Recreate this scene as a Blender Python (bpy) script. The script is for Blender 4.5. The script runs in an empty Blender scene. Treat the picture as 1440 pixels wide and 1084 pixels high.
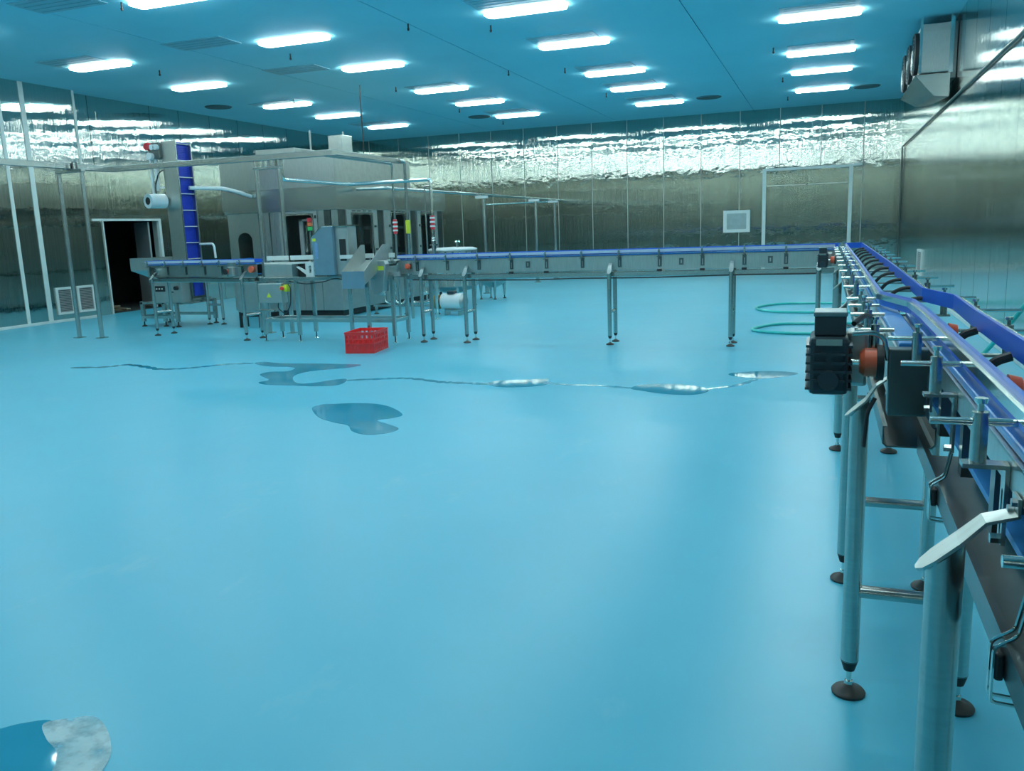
import bpy, math, random
from mathutils import Vector, Matrix
random.seed(7)
scene = bpy.context.scene
C = scene.collection

# ------------------------------------------------------------------ camera
CAM_H = 1.5
F_PX, PITCH, ROLL, YAW = 1181.96, math.radians(10.4743), math.radians(2.0662), math.radians(-20.56)
def make_camera():
    cy, sy, cp, sp = math.cos(YAW), math.sin(YAW), math.cos(PITCH), math.sin(PITCH)
    fwd = Vector((sy*cp, cy*cp, -sp)); right = Vector((cy, -sy, 0)); dn = fwd.cross(right)
    r2 = right*math.cos(ROLL) + dn*math.sin(ROLL)
    d2 = -right*math.sin(ROLL) + dn*math.cos(ROLL)
    cam = bpy.data.cameras.new('camera'); o = bpy.data.objects.new('camera', cam); C.objects.link(o)
    cam.sensor_fit = 'HORIZONTAL'; cam.sensor_width = 36.0; cam.lens = F_PX/1440*36
    cam.clip_start = 0.05; cam.clip_end = 200
    o.matrix_world = Matrix(((r2.x, -d2.x, -fwd.x, 0), (r2.y, -d2.y, -fwd.y, 0), (r2.z, -d2.z, -fwd.z, CAM_H), (0, 0, 0, 1)))
    scene.camera = o
make_camera()

# ------------------------------------------------------------------ world, exposure (the hall is lit by its ceiling lamps only)
w = bpy.data.worlds.new('world'); scene.world = w; w.use_nodes = True
w.node_tree.nodes['Background'].inputs[0].default_value = (0.02, 0.03, 0.03, 1)
w.node_tree.nodes['Background'].inputs[1].default_value = 0.5
vs = scene.view_settings
vs.view_transform = 'Standard'; vs.look = 'None'; vs.gamma = 1.0; vs.use_curve_mapping = False
vs.exposure = 0.0
LAMP_STRENGTH = 24.0

# ------------------------------------------------------------------ materials
MATS = {}
def nt(name):
    m = bpy.data.materials.new(name); m.use_nodes = True
    n = m.node_tree.nodes; l = m.node_tree.links
    b = n['Principled BSDF']; MATS[name] = m
    return m, n, l, b
def noise(n, l, scale, detail=3, vec=None, rough=0.5):
    t = n.new('ShaderNodeTexNoise'); t.inputs['Scale'].default_value = scale
    t.inputs['Detail'].default_value = detail; t.inputs['Roughness'].default_value = rough
    if vec is not None: l.new(vec, t.inputs['Vector'])
    return t
def coords(n, l, sc=(1, 1, 1), kind='Object'):
    if kind == 'World':
        g = n.new('ShaderNodeNewGeometry'); out = g.outputs['Position']
    else:
        g = n.new('ShaderNodeTexCoord'); out = g.outputs[kind]
    m = n.new('ShaderNodeMapping'); m.inputs['Scale'].default_value = sc
    l.new(out, m.inputs['Vector'])
    return m.outputs['Vector']
def ramp(n, l, fac, stops):
    r = n.new('ShaderNodeValToRGB'); e = r.color_ramp.elements
    while len(e) < len(stops): e.new(0.5)
    for i, (p, c) in enumerate(stops):
        e[i].position = p; e[i].color = (c[0], c[1], c[2], 1)
    l.new(fac, r.inputs[0]); return r.outputs[0]
def plain(name, col, rough=0.5, metal=0.0, var=0.08, scale=6.0, bump=0.0, spec=0.5, stretch=(1, 1, 1)):
    m, n, l, b = nt(name)
    v = coords(n, l, stretch)
    t = noise(n, l, scale, 4, v)
    lo = [max(0, c*(1-var)) for c in col]; hi = [min(1, c*(1+var)) for c in col]
    l.new(ramp(n, l, t.outputs[0], [(0.3, lo), (0.7, hi)]), b.inputs['Base Color'])
    b.inputs['Roughness'].default_value = rough; b.inputs['Metallic'].default_value = metal
    b.inputs['Specular IOR Level'].default_value = spec
    if bump:
        bp = n.new('ShaderNodeBump'); bp.inputs['Strength'].default_value = bump; bp.inputs['Distance'].default_value = 0.002
        l.new(t.outputs[0], bp.inputs['Height']); l.new(bp.outputs[0], b.inputs['Normal'])
    return m
def wall_steel(name, col, rough, aniso, wave, grain):
    # sheet steel: vertical grain, shallow unevenness of the sheet
    m, n, l, b = nt(name)
    v = coords(n, l, (1, 1, 1), 'World')
    vg = coords(n, l, (60, 60, 0.25), 'World')
    t = noise(n, l, 1.0, 3, vg)
    lo = [c*0.9 for c in col]; hi = [c*1.08 for c in col]
    l.new(ramp(n, l, t.outputs[0], [(0.3, lo), (0.7, hi)]), b.inputs['Base Color'])
    b.inputs['Metallic'].default_value = 1.0; b.inputs['Roughness'].default_value = rough
    b.inputs['Anisotropic'].default_value = aniso
    g = n.new('ShaderNodeNewGeometry'); cr = n.new('ShaderNodeVectorMath'); cr.operation = 'CROSS_PRODUCT'
    cr.inputs[0].default_value = (0, 0, 1); l.new(g.outputs['Normal'], cr.inputs[1])
    l.new(cr.outputs[0], b.inputs['Tangent'])
    vf = coords(n, l, (160, 160, 0.12), 'World'); gr = noise(n, l, 1.0, 2, vf)
    b1 = n.new('ShaderNodeBump'); b1.inputs['Strength'].default_value = 1.0; b1.inputs['Distance'].default_value = grain
    l.new(gr.outputs[0], b1.inputs['Height'])
    vw = coords(n, l, (1.0, 1.0, 1.3), 'World')
    a = noise(n, l, 4.0, 2, vw, 0.5)
    bp = n.new('ShaderNodeBump'); bp.inputs['Strength'].default_value = 1.0; bp.inputs['Distance'].default_value = wave
    l.new(a.outputs[0], bp.inputs['Height']); l.new(b1.outputs[0], bp.inputs['Normal']); l.new(bp.outputs[0], b.inputs['Normal'])
    return m

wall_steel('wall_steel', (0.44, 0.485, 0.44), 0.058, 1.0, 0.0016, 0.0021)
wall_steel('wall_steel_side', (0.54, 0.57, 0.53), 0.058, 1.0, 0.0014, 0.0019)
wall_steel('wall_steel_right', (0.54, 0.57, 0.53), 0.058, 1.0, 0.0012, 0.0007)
plain('joint', (0.62, 0.68, 0.64), 0.5, 0.0, 0.05)
plain('seam', (0.40, 0.45, 0.42), 0.45, 0.3, 0.05)
plain('trim_white', (0.72, 0.80, 0.77), 0.4, 0.0, 0.05)
plain('steel', (0.48, 0.53, 0.51), 0.26, 1.0, 0.06, 8, 0, 0.5, (1, 1, 14))
plain('steel_brushed', (0.52, 0.57, 0.55), 0.33, 1.0, 0.07, 10, 0, 0.5, (10, 1, 1))
plain('steel_bright', (0.72, 0.77, 0.74), 0.16, 1.0, 0.04, 8)
plain('steel_dark', (0.17, 0.20, 0.20), 0.28, 1.0, 0.1, 7)
plain('steel_matt', (0.50, 0.54, 0.52), 0.48, 1.0, 0.05, 9)
plain('belt_blue', (0.045, 0.26, 0.62), 0.35, 0.0, 0.08, 30)
plain('guide_blue', (0.025, 0.14, 0.68), 0.3, 0.0, 0.05, 12)
plain('guide_pale', (0.50, 0.59, 0.72), 0.3, 0.0, 0.05, 12)
plain('elevator_blue', (0.02, 0.06, 0.55), 0.35, 0.0, 0.12, 20)
plain('motor_navy', (0.030, 0.050, 0.062), 0.38, 0.0, 0.15, 14)
plain('motor_teal', (0.16, 0.26, 0.28), 0.4, 0.3, 0.1, 14)
plain('orange_cap', (0.88, 0.15, 0.07), 0.4, 0.0, 0.1, 10)
plain('red_plastic', (0.92, 0.045, 0.045), 0.42, 0.0, 0.1, 14)
plain('red_lamp', (0.75, 0.05, 0.07), 0.3, 0.0, 0.03)
plain('orange_lamp', (0.85, 0.20, 0.08), 0.3, 0.0, 0.03)
plain('green_lamp', (0.05, 0.55, 0.15), 0.3, 0.0, 0.03)
plain('black_rubber', (0.018, 0.020, 0.022), 0.5, 0.0, 0.15, 16)
plain('black_cable', (0.02, 0.025, 0.028), 0.45, 0.0, 0.1)
plain('foot_brown', (0.035, 0.036, 0.034), 0.45, 0.0, 0.2, 18)
plain('white_plastic', (0.78, 0.83, 0.80), 0.35, 0.0, 0.04)
plain('white_paint', (0.80, 0.86, 0.86), 0.35, 0.0, 0.04)
plain('yellow_label', (0.70, 0.75, 0.05), 0.5, 0.0, 0.06)
plain('blue_label', (0.20, 0.38, 0.62), 0.4, 0.0, 0.1, 40)
plain('panel_blue_film', (0.26, 0.42, 0.52), 0.3, 0.55, 0.06)
plain('screen', (0.10, 0.14, 0.15), 0.12, 0.0, 0.1)
plain('screen_lit', (0.42, 0.50, 0.50), 0.12, 0.0, 0.1)
plain('dark_glass', (0.012, 0.018, 0.018), 0.06, 0.0, 0.1)
plain('interior_dark', (0.02, 0.026, 0.026), 0.6, 0.0, 0.2)
plain('hose_teal', (0.05, 0.62, 0.58), 0.32, 0.0, 0.08)
plain('panel_grey', (0.22, 0.50, 0.60), 0.5, 0.0, 0.08)
plain('panel_slot', (0.15, 0.36, 0.44), 0.5, 0.0, 0.08)
plain('vent_dark', (0.06, 0.13, 0.15), 0.6, 0.0, 0.1)
plain('grille_fin', (0.34, 0.38, 0.38), 0.4, 0.4, 0.1)
plain('debris_wood', (0.30, 0.26, 0.18), 0.8, 0.0, 0.25, 9)
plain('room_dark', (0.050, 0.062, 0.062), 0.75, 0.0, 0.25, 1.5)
plain('door_leaf', (0.42, 0.48, 0.48), 0.4, 0.3, 0.06, 3)
plain('copper', (0.45, 0.30, 0.10), 0.35, 1.0, 0.1)

def floor_mat():
    m, n, l, b = nt('floor_epoxy')
    v = coords(n, l, (1, 1, 1), 'World')
    t1 = noise(n, l, 0.45, 4, v); t2 = noise(n, l, 3.0, 6, v, 0.65)
    mx = n.new('ShaderNodeMath'); mx.operation = 'MULTIPLY_ADD'; mx.inputs[1].default_value = 0.35
    l.new(t2.outputs[0], mx.inputs[0]); l.new(t1.outputs[0], mx.inputs[2])
    base = ramp(n, l, mx.outputs[0], [(0.4, (0.078, 0.475, 0.65)), (0.9, (0.098, 0.53, 0.71))])
    # pale dried scuffs, sparse
    vs2 = coords(n, l, (1.6, 0.9, 1), 'World')
    t3 = noise(n, l, 1.7, 5, vs2, 0.7)
    sc = n.new('ShaderNodeMapRange'); sc.inputs[1].default_value = 0.60; sc.inputs[2].default_value = 0.80
    sc.inputs[3].default_value = 0.0; sc.inputs[4].default_value = 0.38
    l.new(t3.outputs[0], sc.inputs[0])
    mix = n.new('ShaderNodeMix'); mix.data_type = 'RGBA'
    l.new(sc.outputs[0], mix.inputs[0]); l.new(base, mix.inputs[6]); mix.inputs[7].default_value = (0.32, 0.60, 0.68, 1)
    l.new(mix.outputs[2], b.inputs['Base Color'])
    rr = n.new('ShaderNodeMapRange'); rr.inputs[3].default_value = 0.28; rr.inputs[4].default_value = 0.40
    l.new(t2.outputs[0], rr.inputs[0]); l.new(rr.outputs[0], b.inputs['Roughness'])
    b.inputs['Specular IOR Level'].default_value = 0.5
    t4 = noise(n, l, 1.2, 3, v)
    bp = n.new('ShaderNodeBump'); bp.inputs['Strength'].default_value = 0.5; bp.inputs['Distance'].default_value = 0.004
    l.new(t4.outputs[0], bp.inputs['Height']); l.new(bp.outputs[0], b.inputs['Normal'])
floor_mat()
def ceiling_mat():
    m, n, l, b = nt('ceiling_panel')
    v = coords(n, l, (1, 1, 1), 'World')
    t = noise(n, l, 0.6, 4, v)
    l.new(ramp(n, l, t.outputs[0], [(0.3, (0.28, 0.67, 0.80)), (0.7, (0.31, 0.72, 0.85))]), b.inputs['Base Color'])
    b.inputs['Roughness'].default_value = 0.6; b.inputs['Specular IOR Level'].default_value = 0.1
ceiling_mat()
def water_mat():
    m, n, l, b = nt('water_film')
    v = coords(n, l, (1, 1, 1), 'World')
    t = noise(n, l, 2.0, 3, v)
    l.new(ramp(n, l, t.outputs[0], [(0.3, (0.03, 0.29, 0.44)), (0.7, (0.035, 0.33, 0.49))]), b.inputs['Base Color'])
    b.inputs['Roughness'].default_value = 0.03; b.inputs['IOR'].default_value = 1.33
    bp = n.new('ShaderNodeBump'); bp.inputs['Strength'].default_value = 0.3; bp.inputs['Distance'].default_value = 0.0006
    l.new(t.outputs[0], bp.inputs['Height']); l.new(bp.outputs[0], b.inputs['Normal'])
water_mat()
def wet_glare_mat():  # whitish reflection of light on wet floor, put into the colour
    m, n, l, b = nt('wet_glare')
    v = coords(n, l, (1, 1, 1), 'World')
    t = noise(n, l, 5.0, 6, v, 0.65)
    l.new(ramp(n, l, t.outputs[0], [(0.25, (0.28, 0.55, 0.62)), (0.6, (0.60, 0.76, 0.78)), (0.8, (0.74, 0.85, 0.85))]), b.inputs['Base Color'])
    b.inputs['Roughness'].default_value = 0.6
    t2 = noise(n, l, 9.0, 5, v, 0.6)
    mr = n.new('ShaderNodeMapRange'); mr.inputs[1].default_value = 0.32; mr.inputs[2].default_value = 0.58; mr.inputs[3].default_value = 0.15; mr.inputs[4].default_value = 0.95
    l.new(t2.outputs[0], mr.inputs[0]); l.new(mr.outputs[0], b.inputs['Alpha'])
wet_glare_mat()
def lamp_mat():
    m, n, l, b = nt('lamp_diffuser')
    b.inputs['Base Color'].default_value = (0.9, 0.95, 0.92, 1)
    b.inputs['Emission Color'].default_value = (0.86, 1.0, 0.965, 1)
    b.inputs['Emission Strength'].default_value = LAMP_STRENGTH
lamp_mat()
M = MATS

# ------------------------------------------------------------------ mesh helpers
class MB:
    def __init__(s): s.v = []; s.f = []
    def add(s, vs_, fs):
        k = len(s.v); s.v += [tuple(p) for p in vs_]; s.f += [tuple(i+k for i in f) for f in fs]; return s
    def box(s, x0, x1, y0, y1, z0, z1):
        return s.add([(x0,y0,z0),(x1,y0,z0),(x1,y1,z0),(x0,y1,z0),(x0,y0,z1),(x1,y0,z1),(x1,y1,z1),(x0,y1,z1)],
                     [(3,2,1,0),(4,5,6,7),(0,1,5,4),(1,2,6,5),(2,3,7,6),(3,0,4,7)])
    def cyl(s, p0, p1, r0, r1=None, n=12, caps=True):
        r1 = r0 if r1 is None else r1
        p0 = Vector(p0); p1 = Vector(p1); d = (p1-p0).normalized()
        a = d.orthogonal().normalized(); b = d.cross(a)
        ring = [a*math.cos(2*math.pi*i/n)+b*math.sin(2*math.pi*i/n) for i in range(n)]
        vs_ = [p0+q*r0 for q in ring]+[p1+q*r1 for q in ring]
        fs = [(i,(i+1)%n,n+(i+1)%n,n+i) for i in range(n)]
        if caps: fs += [tuple(range(n-1,-1,-1)), tuple(range(n,2*n))]
        return s.add(vs_, fs)
    def lathe(s, c, prof, n=20):      # prof: (radius, height) along +Z at c
        vs_ = []
        for r, h in prof:
            vs_ += [(c[0]+r*math.cos(2*math.pi*i/n), c[1]+r*math.sin(2*math.pi*i/n), c[2]+h) for i in range(n)]
        fs = []
        for k in range(len(prof)-1):
            fs += [(k*n+i, k*n+(i+1)%n, (k+1)*n+(i+1)%n, (k+1)*n+i) for i in range(n)]
        fs += [tuple(range(n-1,-1,-1)), tuple(range((len(prof)-1)*n, len(prof)*n))]
        return s.add(vs_, fs)
    def tube(s, pts, r, n=8, bend=0.0, seg=4):
        pts = [Vector(p) for p in pts]
        if bend > 0:
            out = [pts[0]]
            for i in range(1, len(pts)-1):
                a, p, b = pts[i-1], pts[i], pts[i+1]
                k = min(bend, (a-p).length*0.45, (b-p).length*0.45)
                q0 = p+(a-p).normalized()*k; q1 = p+(b-p).normalized()*k
                for j in range(seg+1):
                    t = j/seg; out.append(q0*(1-t)**2+p*2*t*(1-t)+q1*t*t)
            out.append(pts[-1]); pts = out
        m = len(pts); vs_ = []; nrm = None
        for i, p in enumerate(pts):
            d = ((pts[min(i+1,m-1)]-p).normalized()+(p-pts[max(i-1,0)]).normalized())
            d = d.normalized() if d.length > 1e-6 else Vector((0,0,1))
            if nrm is None: nrm = d.orthogonal().normalized()
            nrm = (nrm-d*nrm.dot(d)).normalized(); b = d.cross(nrm)
            vs_ += [p+nrm*r*math.cos(2*math.pi*k/n)+b*r*math.sin(2*math.pi*k/n) for k in range(n)]
        fs = []
        for i in range(m-1):
            fs += [(i*n+k, i*n+(k+1)%n, (i+1)*n+(k+1)%n, (i+1)*n+k) for k in range(n)]
        fs += [tuple(range(n-1,-1,-1)), tuple(range((m-1)*n, m*n))]
        return s.add(vs_, fs)
    def prism(s, poly, axis, a, b):   # poly in the two other axes (order x,y,z without axis)
        def P(u, v, t):
            return {'x': (t,u,v), 'y': (u,t,v), 'z': (u,v,t)}[axis]
        n = len(poly)
        vs_ = [P(u,v,a) for u,v in poly]+[P(u,v,b) for u,v in poly]
        fs = [tuple(range(n-1,-1,-1)), tuple(range(n,2*n))]+[(i,(i+1)%n,n+(i+1)%n,n+i) for i in range(n)]
        return s.add(vs_, fs)
    def strip(s, path, x0, x1, th):   # path in (y,z), a bent sheet of width x0..x1
        n = len(path); off = []
        for i in range(n):
            a = path[max(i-1,0)]; b = path[min(i+1,n-1)]
            dx, dz = b[0]-a[0], b[1]-a[1]; k = math.hypot(dx, dz) or 1
            off.append((path[i][0]-dz/k*th, path[i][1]+dx/k*th))
        return s.prism(list(path)+off[::-1], 'x', x0, x1)
    def sheet(s, path, hw, th):       # bent sheet along (y,z) path with half widths hw
        n = len(path); vs_ = []
        for i in range(n):
            a = path[max(i-1,0)]; b = path[min(i+1,n-1)]
            dx, dz = b[0]-a[0], b[1]-a[1]; k = math.hypot(dx, dz) or 1
            oy, oz = -dz/k*th, dx/k*th; y_, z_ = path[i]
            vs_ += [(-hw[i], y_, z_), (hw[i], y_, z_), (hw[i], y_+oy, z_+oz), (-hw[i], y_+oy, z_+oz)]
        fs = [(3,2,1,0), (4*n-4,4*n-3,4*n-2,4*n-1)]
        for i in range(n-1):
            k = 4*i; fs += [(k+j, k+(j+1)%4, k+4+(j+1)%4, k+4+j) for j in range(4)]
        return s.add(vs_, fs)
    def rail(s, path, z0, z1, th):    # vertical strip following a plan polyline, th to its left
        n = len(path); off = []
        for i in range(n):
            a = Vector(path[max(i-1,0)]); p = Vector(path[i]); b = Vector(path[min(i+1,n-1)])
            d1 = (p-a).normalized() if i > 0 else (b-p).normalized()
            d2 = (b-p).normalized() if i < n-1 else d1
            n1 = Vector((-d1.y, d1.x)); n2 = Vector((-d2.y, d2.x)); m_ = (n1+n2)
            m_ = m_/max(0.4, m_.dot(n1)); q = p+m_*th; off.append((q.x, q.y))
        vs_ = []
        for i in range(n):
            vs_ += [(*path[i], z0), (*path[i], z1), (*off[i], z1), (*off[i], z0)]
        fs = []
        for i in range(n-1):
            k = 4*i
            fs += [(k+j, k+(j+1)%4, k+4+(j+1)%4, k+4+j) for j in range(4)]
        fs += [(3,2,1,0), (4*n-4,4*n-3,4*n-2,4*n-1)]
        return s.add(vs_, fs)
    def holed(s, x0, x1, z0, z1, hx0, hx1, hz0, hz1, r, y0, y1, seg=2, axis='y'):
        # flat plate with a rounded rectangular hole
        inner = []; outer = []
        cs = [(hx1-r, hz1-r, 0, x1, z1), (hx0+r, hz1-r, 90, x0, z1), (hx0+r, hz0+r, 180, x0, z0), (hx1-r, hz0+r, 270, x1, z0)]
        m = 2*seg
        for ci, (cx, cz, a0, ox, oz) in enumerate(cs):
            for j in range(m+1):
                a = math.radians(a0+90*j/m); p = (cx+r*math.cos(a), cz+r*math.sin(a)); inner.append(p)
                first = (ox, p[1]) if ci in (0, 2) else (p[0], oz)
                last = (p[0], oz) if ci in (0, 2) else (ox, p[1])
                outer.append((ox, oz) if j == m//2 else (first if j < m//2 else last))
        n = len(inner)
        def P(u, v, t): return {'x': (t,u,v), 'y': (u,t,v), 'z': (u,v,t)}[axis]
        vs_ = [P(*p, y0) for p in inner]+[P(*p, y0) for p in outer]+[P(*p, y1) for p in inner]+[P(*p, y1) for p in outer]
        fs = []
        for i in range(n):
            j = (i+1) % n
            fs += [(i, j, n+j, n+i), (2*n+j, 2*n+i, 3*n+i, 3*n+j), (j, i, 2*n+i, 2*n+j), (n+i, n+j, 3*n+j, 3*n+i)]
        return s.add(vs_, fs)
    def build(s, name, mat, parent=None, smooth=False, bevel=0.0, mesh=None):
        me = s.mesh(name, mat, smooth)
        return put(name, me, parent, bevel)
    def mesh(s, name, mat, smooth=False):
        me = bpy.data.meshes.new(name); me.from_pydata(s.v, [], s.f); me.update()
        me.materials.append(M[mat])
        import bmesh
        bm = bmesh.new(); bm.from_mesh(me); bmesh.ops.recalc_face_normals(bm, faces=bm.faces); bm.to_mesh(me); bm.free()
        if smooth:
            me.shade_smooth(); me.set_sharp_from_angle(angle=math.radians(40))
        return me
def put(name, me, parent=None, bevel=0.0, loc=(0,0,0), rotz=0.0):
    o = bpy.data.objects.new(name, me); C.objects.link(o)
    o.location = loc; o.rotation_euler = (0, 0, rotz)
    if parent is not None: o.parent = parent
    if bevel:
        b = o.modifiers.new('bevel', 'BEVEL'); b.width = bevel; b.segments = 2; b.limit_method = 'ANGLE'
    return o
def tag(o, label, cat, group=None):
    o['label'] = label; o['category'] = cat
    if group: o['group'] = group
    return o
def thing(name, label, cat, loc=(0,0,0), rotz=0.0, group=None):
    o = bpy.data.objects.new(name, None); C.objects.link(o); o.empty_display_size = 0.1
    o.location = loc; o.rotation_euler = (0, 0, rotz)
    return tag(o, label, cat, group)
def structure(o): o['kind'] = 'structure'; return o
def world_child(o, parent):           # o is given in world coordinates
    pm = Matrix.Translation(parent.location) @ parent.rotation_euler.to_matrix().to_4x4()
    o.parent = parent; o.matrix_parent_inverse = pm.inverted(); return o
def rebase(t, loc):                   # parts were given in hall coordinates; move the Empty to the thing's base
    t.location = loc
    for c in t.children: c.matrix_parent_inverse = Matrix.Translation(-Vector(loc))
def rbox(x0, x1, y0, y1, z0, z1): return MB().box(x0, x1, y0, y1, z0, z1)
def copy_tree(o, parent=None):
    c = o.copy(); C.objects.link(c); c.parent = parent
    for ch in list(o.children): copy_tree(ch, c)
    return c

# ------------------------------------------------------------------ the hall
XL, XB, XR, YB, YF, ZC = -14.6, -14.35, 1.85, 25.6, -3.5, 4.58   # left wall, its projecting bay, right, back, front, ceiling
structure(rbox(XL-3.2, XR+0.3, YF-0.3, YB+0.3, -0.2, 0.0).build('floor', 'floor_epoxy'))
ceil = structure(rbox(XL-3.2, XR+0.3, YF-0.3, YB+0.3, ZC+0.03, ZC+0.2).build('ceiling', 'joint'))
cuts = [XL-0.3, -9.87, -5.95, -2.03, XR+0.3]
for a, b in zip(cuts, cuts[1:]):
    rbox(a+0.008, b-0.008, YF-0.3, YB+0.3, ZC, ZC+0.03).build('panel', 'ceiling_panel', ceil)

wb = structure(rbox(XL-0.3, XR+0.3, YB+0.03, YB+0.3, 0, ZC+0.02).build('wall_back', 'joint'))
x = -11.11-1.09*3
seams = [XL-0.2]
while x < XR:
    if x > XL+0.2: seams.append(x)
    x += 1.09
seams.append(XR+0.2)
D0, D1, DH = -1.70, 0.59, 2.88
for a, b in zip(seams, seams[1:]):
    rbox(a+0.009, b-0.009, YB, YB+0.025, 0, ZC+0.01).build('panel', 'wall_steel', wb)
for q in seams[1:-1]: rbox(q-0.010, q+0.010, YB-0.002, YB+0.02, 0.06, ZC).build('seam_strip', 'seam', wb)
# right wall
wr = structure(rbox(XR+0.03, XR+0.3, YF-0.3, YB+0.3, 0, ZC+0.02).build('wall_right', 'joint'))
y = YB+0.1
ys = [y]
while y > YF: y -= 1.09; ys.append(y)
for b, a in zip(ys, ys[1:]):
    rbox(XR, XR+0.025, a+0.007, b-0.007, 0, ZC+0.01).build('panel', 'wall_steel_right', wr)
# left wall behind the bay, with the doorway
wl = structure(rbox(XL-0.3, XL-0.03, 16.0, YB+0.3, 0, ZC+0.02).build('wall_left', 'joint'))
DY0, DY1, DZ = 14.25, 15.92, 2.0
ls = [13.6, 14.2, DY1+0.04, 16.9, 17.99, 19.08, 20.17, 21.26, 22.35, 23.44, 24.53, YB+0.1]
for a, b in zip(ls, ls[1:]):
    z0 = DZ+0.04 if a == 14.2 else 0
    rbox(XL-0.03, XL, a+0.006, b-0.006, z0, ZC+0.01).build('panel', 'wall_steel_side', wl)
rbox(XL-0.1, XL-0.03, 13.5, 14.2, 0, ZC+0.02).build('wall_core', 'joint', wl)
rbox(XL-0.1, XL-0.03, 14.1, 16.1, DZ+0.06, ZC+0.02).build('wall_core', 'joint', wl)
# projecting bay of the left wall
wbay = structure(rbox(XL-0.4, XB-0.03, YF-0.3, 13.60, 0, ZC+0.02).build('wall_bay', 'joint'))
bs = [YF-0.2, -0.9, 0.6, 2.1, 3.6, 5.1, 6.6, 8.1, 9.6, 10.75, 11.92, 12.42, 13.62]
for a, b in zip(bs, bs[1:]):
    rbox(XB-0.03, XB, a+0.006, b-0.006, 0, ZC+0.01).build('panel', 'wall_steel_side', wbay)
rbox(XL-0.02, XB, 13.60, 13.63, 0, ZC+0.01).build('return_panel', 'wall_steel_side', wbay)
for k, (yy, wd) in enumerate(((11.92, 0.07), (12.42, 0.10), (13.62, 0.05))):
    structure(rbox(XB, XB+0.012, yy-wd/2, yy+wd/2, 0, ZC).build('trim_%d' % (k+1), 'trim_white'))
structure(rbox(XB, XB+0.035, YF, 13.64, 0, 0.055).build('baseboard_left', 'trim_white', bevel=0.008))
structure(rbox(XL, XR, YB-0.03, YB-0.001, 0, 0.06).build('baseboard_back', 'trim_white', bevel=0.008))
structure(rbox(XR-0.03, XR-0.001, YF, YB-0.03, 0, 0.06).build('baseboard_right', 'trim_white', bevel=0.008))
wf = structure(rbox(XL-0.3, XR+0.3, YF-0.3, YF-0.03, 0, ZC+0.02).build('wall_front', 'joint'))
x = XL
while x < XR:
    rbox(x+0.008, min(x+1.09, XR)-0.008, YF-0.03, YF, 0, ZC+0.01).build('panel', 'wall_steel', wf); x += 1.09

# dark store room behind the doorway
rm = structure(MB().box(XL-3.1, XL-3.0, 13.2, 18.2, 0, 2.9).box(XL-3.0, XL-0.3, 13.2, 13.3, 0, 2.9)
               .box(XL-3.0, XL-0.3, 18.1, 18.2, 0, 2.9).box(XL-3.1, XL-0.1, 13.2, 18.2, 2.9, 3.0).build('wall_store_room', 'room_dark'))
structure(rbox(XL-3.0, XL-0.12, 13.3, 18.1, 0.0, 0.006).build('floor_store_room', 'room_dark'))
d1 = structure(MB().box(XL-0.05, XL+0.02, DY0-0.30, DY1+0.02, DZ, DZ+0.05).box(XL-0.05, XL+0.02, DY1-0.05, DY1+0.02, 0, DZ)
               .box(XL-0.05, XL+0.02, DY0-0.03, DY0, 0, DZ).build('door_1', 'trim_white'))
leaf = MB().box(0, 0.72, -0.02, 0.02, 0.02, DZ-0.02).mesh('door_leaf', 'door_leaf')
lf = put('door_leaf', leaf, None, 0.004, (XL-0.10, DY1-0.26, 0), math.radians(158)); world_child(lf, d1)
MB().cyl((0.65, 0.02, 1.0), (0.65, 0.07, 1.0), 0.012).cyl((0.65, 0.07, 1.0), (0.54, 0.07, 1.0), 0.01).build('door_handle', 'steel_bright', lf, True)
for k, (a, ln, px, py, zz) in enumerate(((20, 1.0, XL-0.75, 14.75, 0.02), (-15, 0.8, XL-0.55, 14.95, 0.05), (60, 0.7, XL-0.9, 14.85, 0.09))):
    o = put('timber_offcut', MB().box(-ln/2, ln/2, -0.05, 0.05, 0, 0.03).mesh('timber_offcut', 'debris_wood'), None, 0.003, (px, py, zz-0.012), math.radians(a))
    tag(o, ['long flat timber offcut lying just inside the dark doorway', 'middle timber offcut in the pile inside the dark doorway', 'topmost timber offcut in the pile inside the dark doorway'][k], 'timber', 'timber offcuts in the doorway')

# double door in the back wall
d2 = structure(MB().box(D0-0.05, D0+0.05, YB-0.03, YB-0.001, 0, DH).box(D1-0.05, D1+0.05, YB-0.03, YB-0.001, 0, DH)
               .box(D0-0.05, D1+0.05, YB-0.03, YB-0.001, DH, DH+0.07).build('door_2', 'trim_white', bevel=0.004))
xm = (D0+D1)/2
for a, b in ((D0+0.06, xm-0.008), (xm+0.008, D1-0.06)):
    lf = rbox(a, b, YB-0.018, YB-0.002, 0.01, DH-0.02).build('door_leaf', 'wall_steel', d2)
    rbox(a+0.02, b-0.02, YB-0.022, YB-0.018, DH-0.42, DH-0.405).build('rail', 'trim_white', lf)
rbox(D1+0.06, D1+0.27, YB-0.10, YB-0.001, DH+0.02, DH+0.09).build('door_closer', 'trim_white', d2)
# framed hatch in the back wall
h = structure(MB().holed(-2.83, -2.08, 1.20, 1.83, -2.73, -2.18, 1.29, 1.74, 0.02, YB-0.04, YB-0.001).build('window_1', 'white_plastic'))
rbox(-2.74, -2.17, YB-0.022, YB-0.006, 1.28, 1.75).build('pane', 'screen_lit', h)

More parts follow.
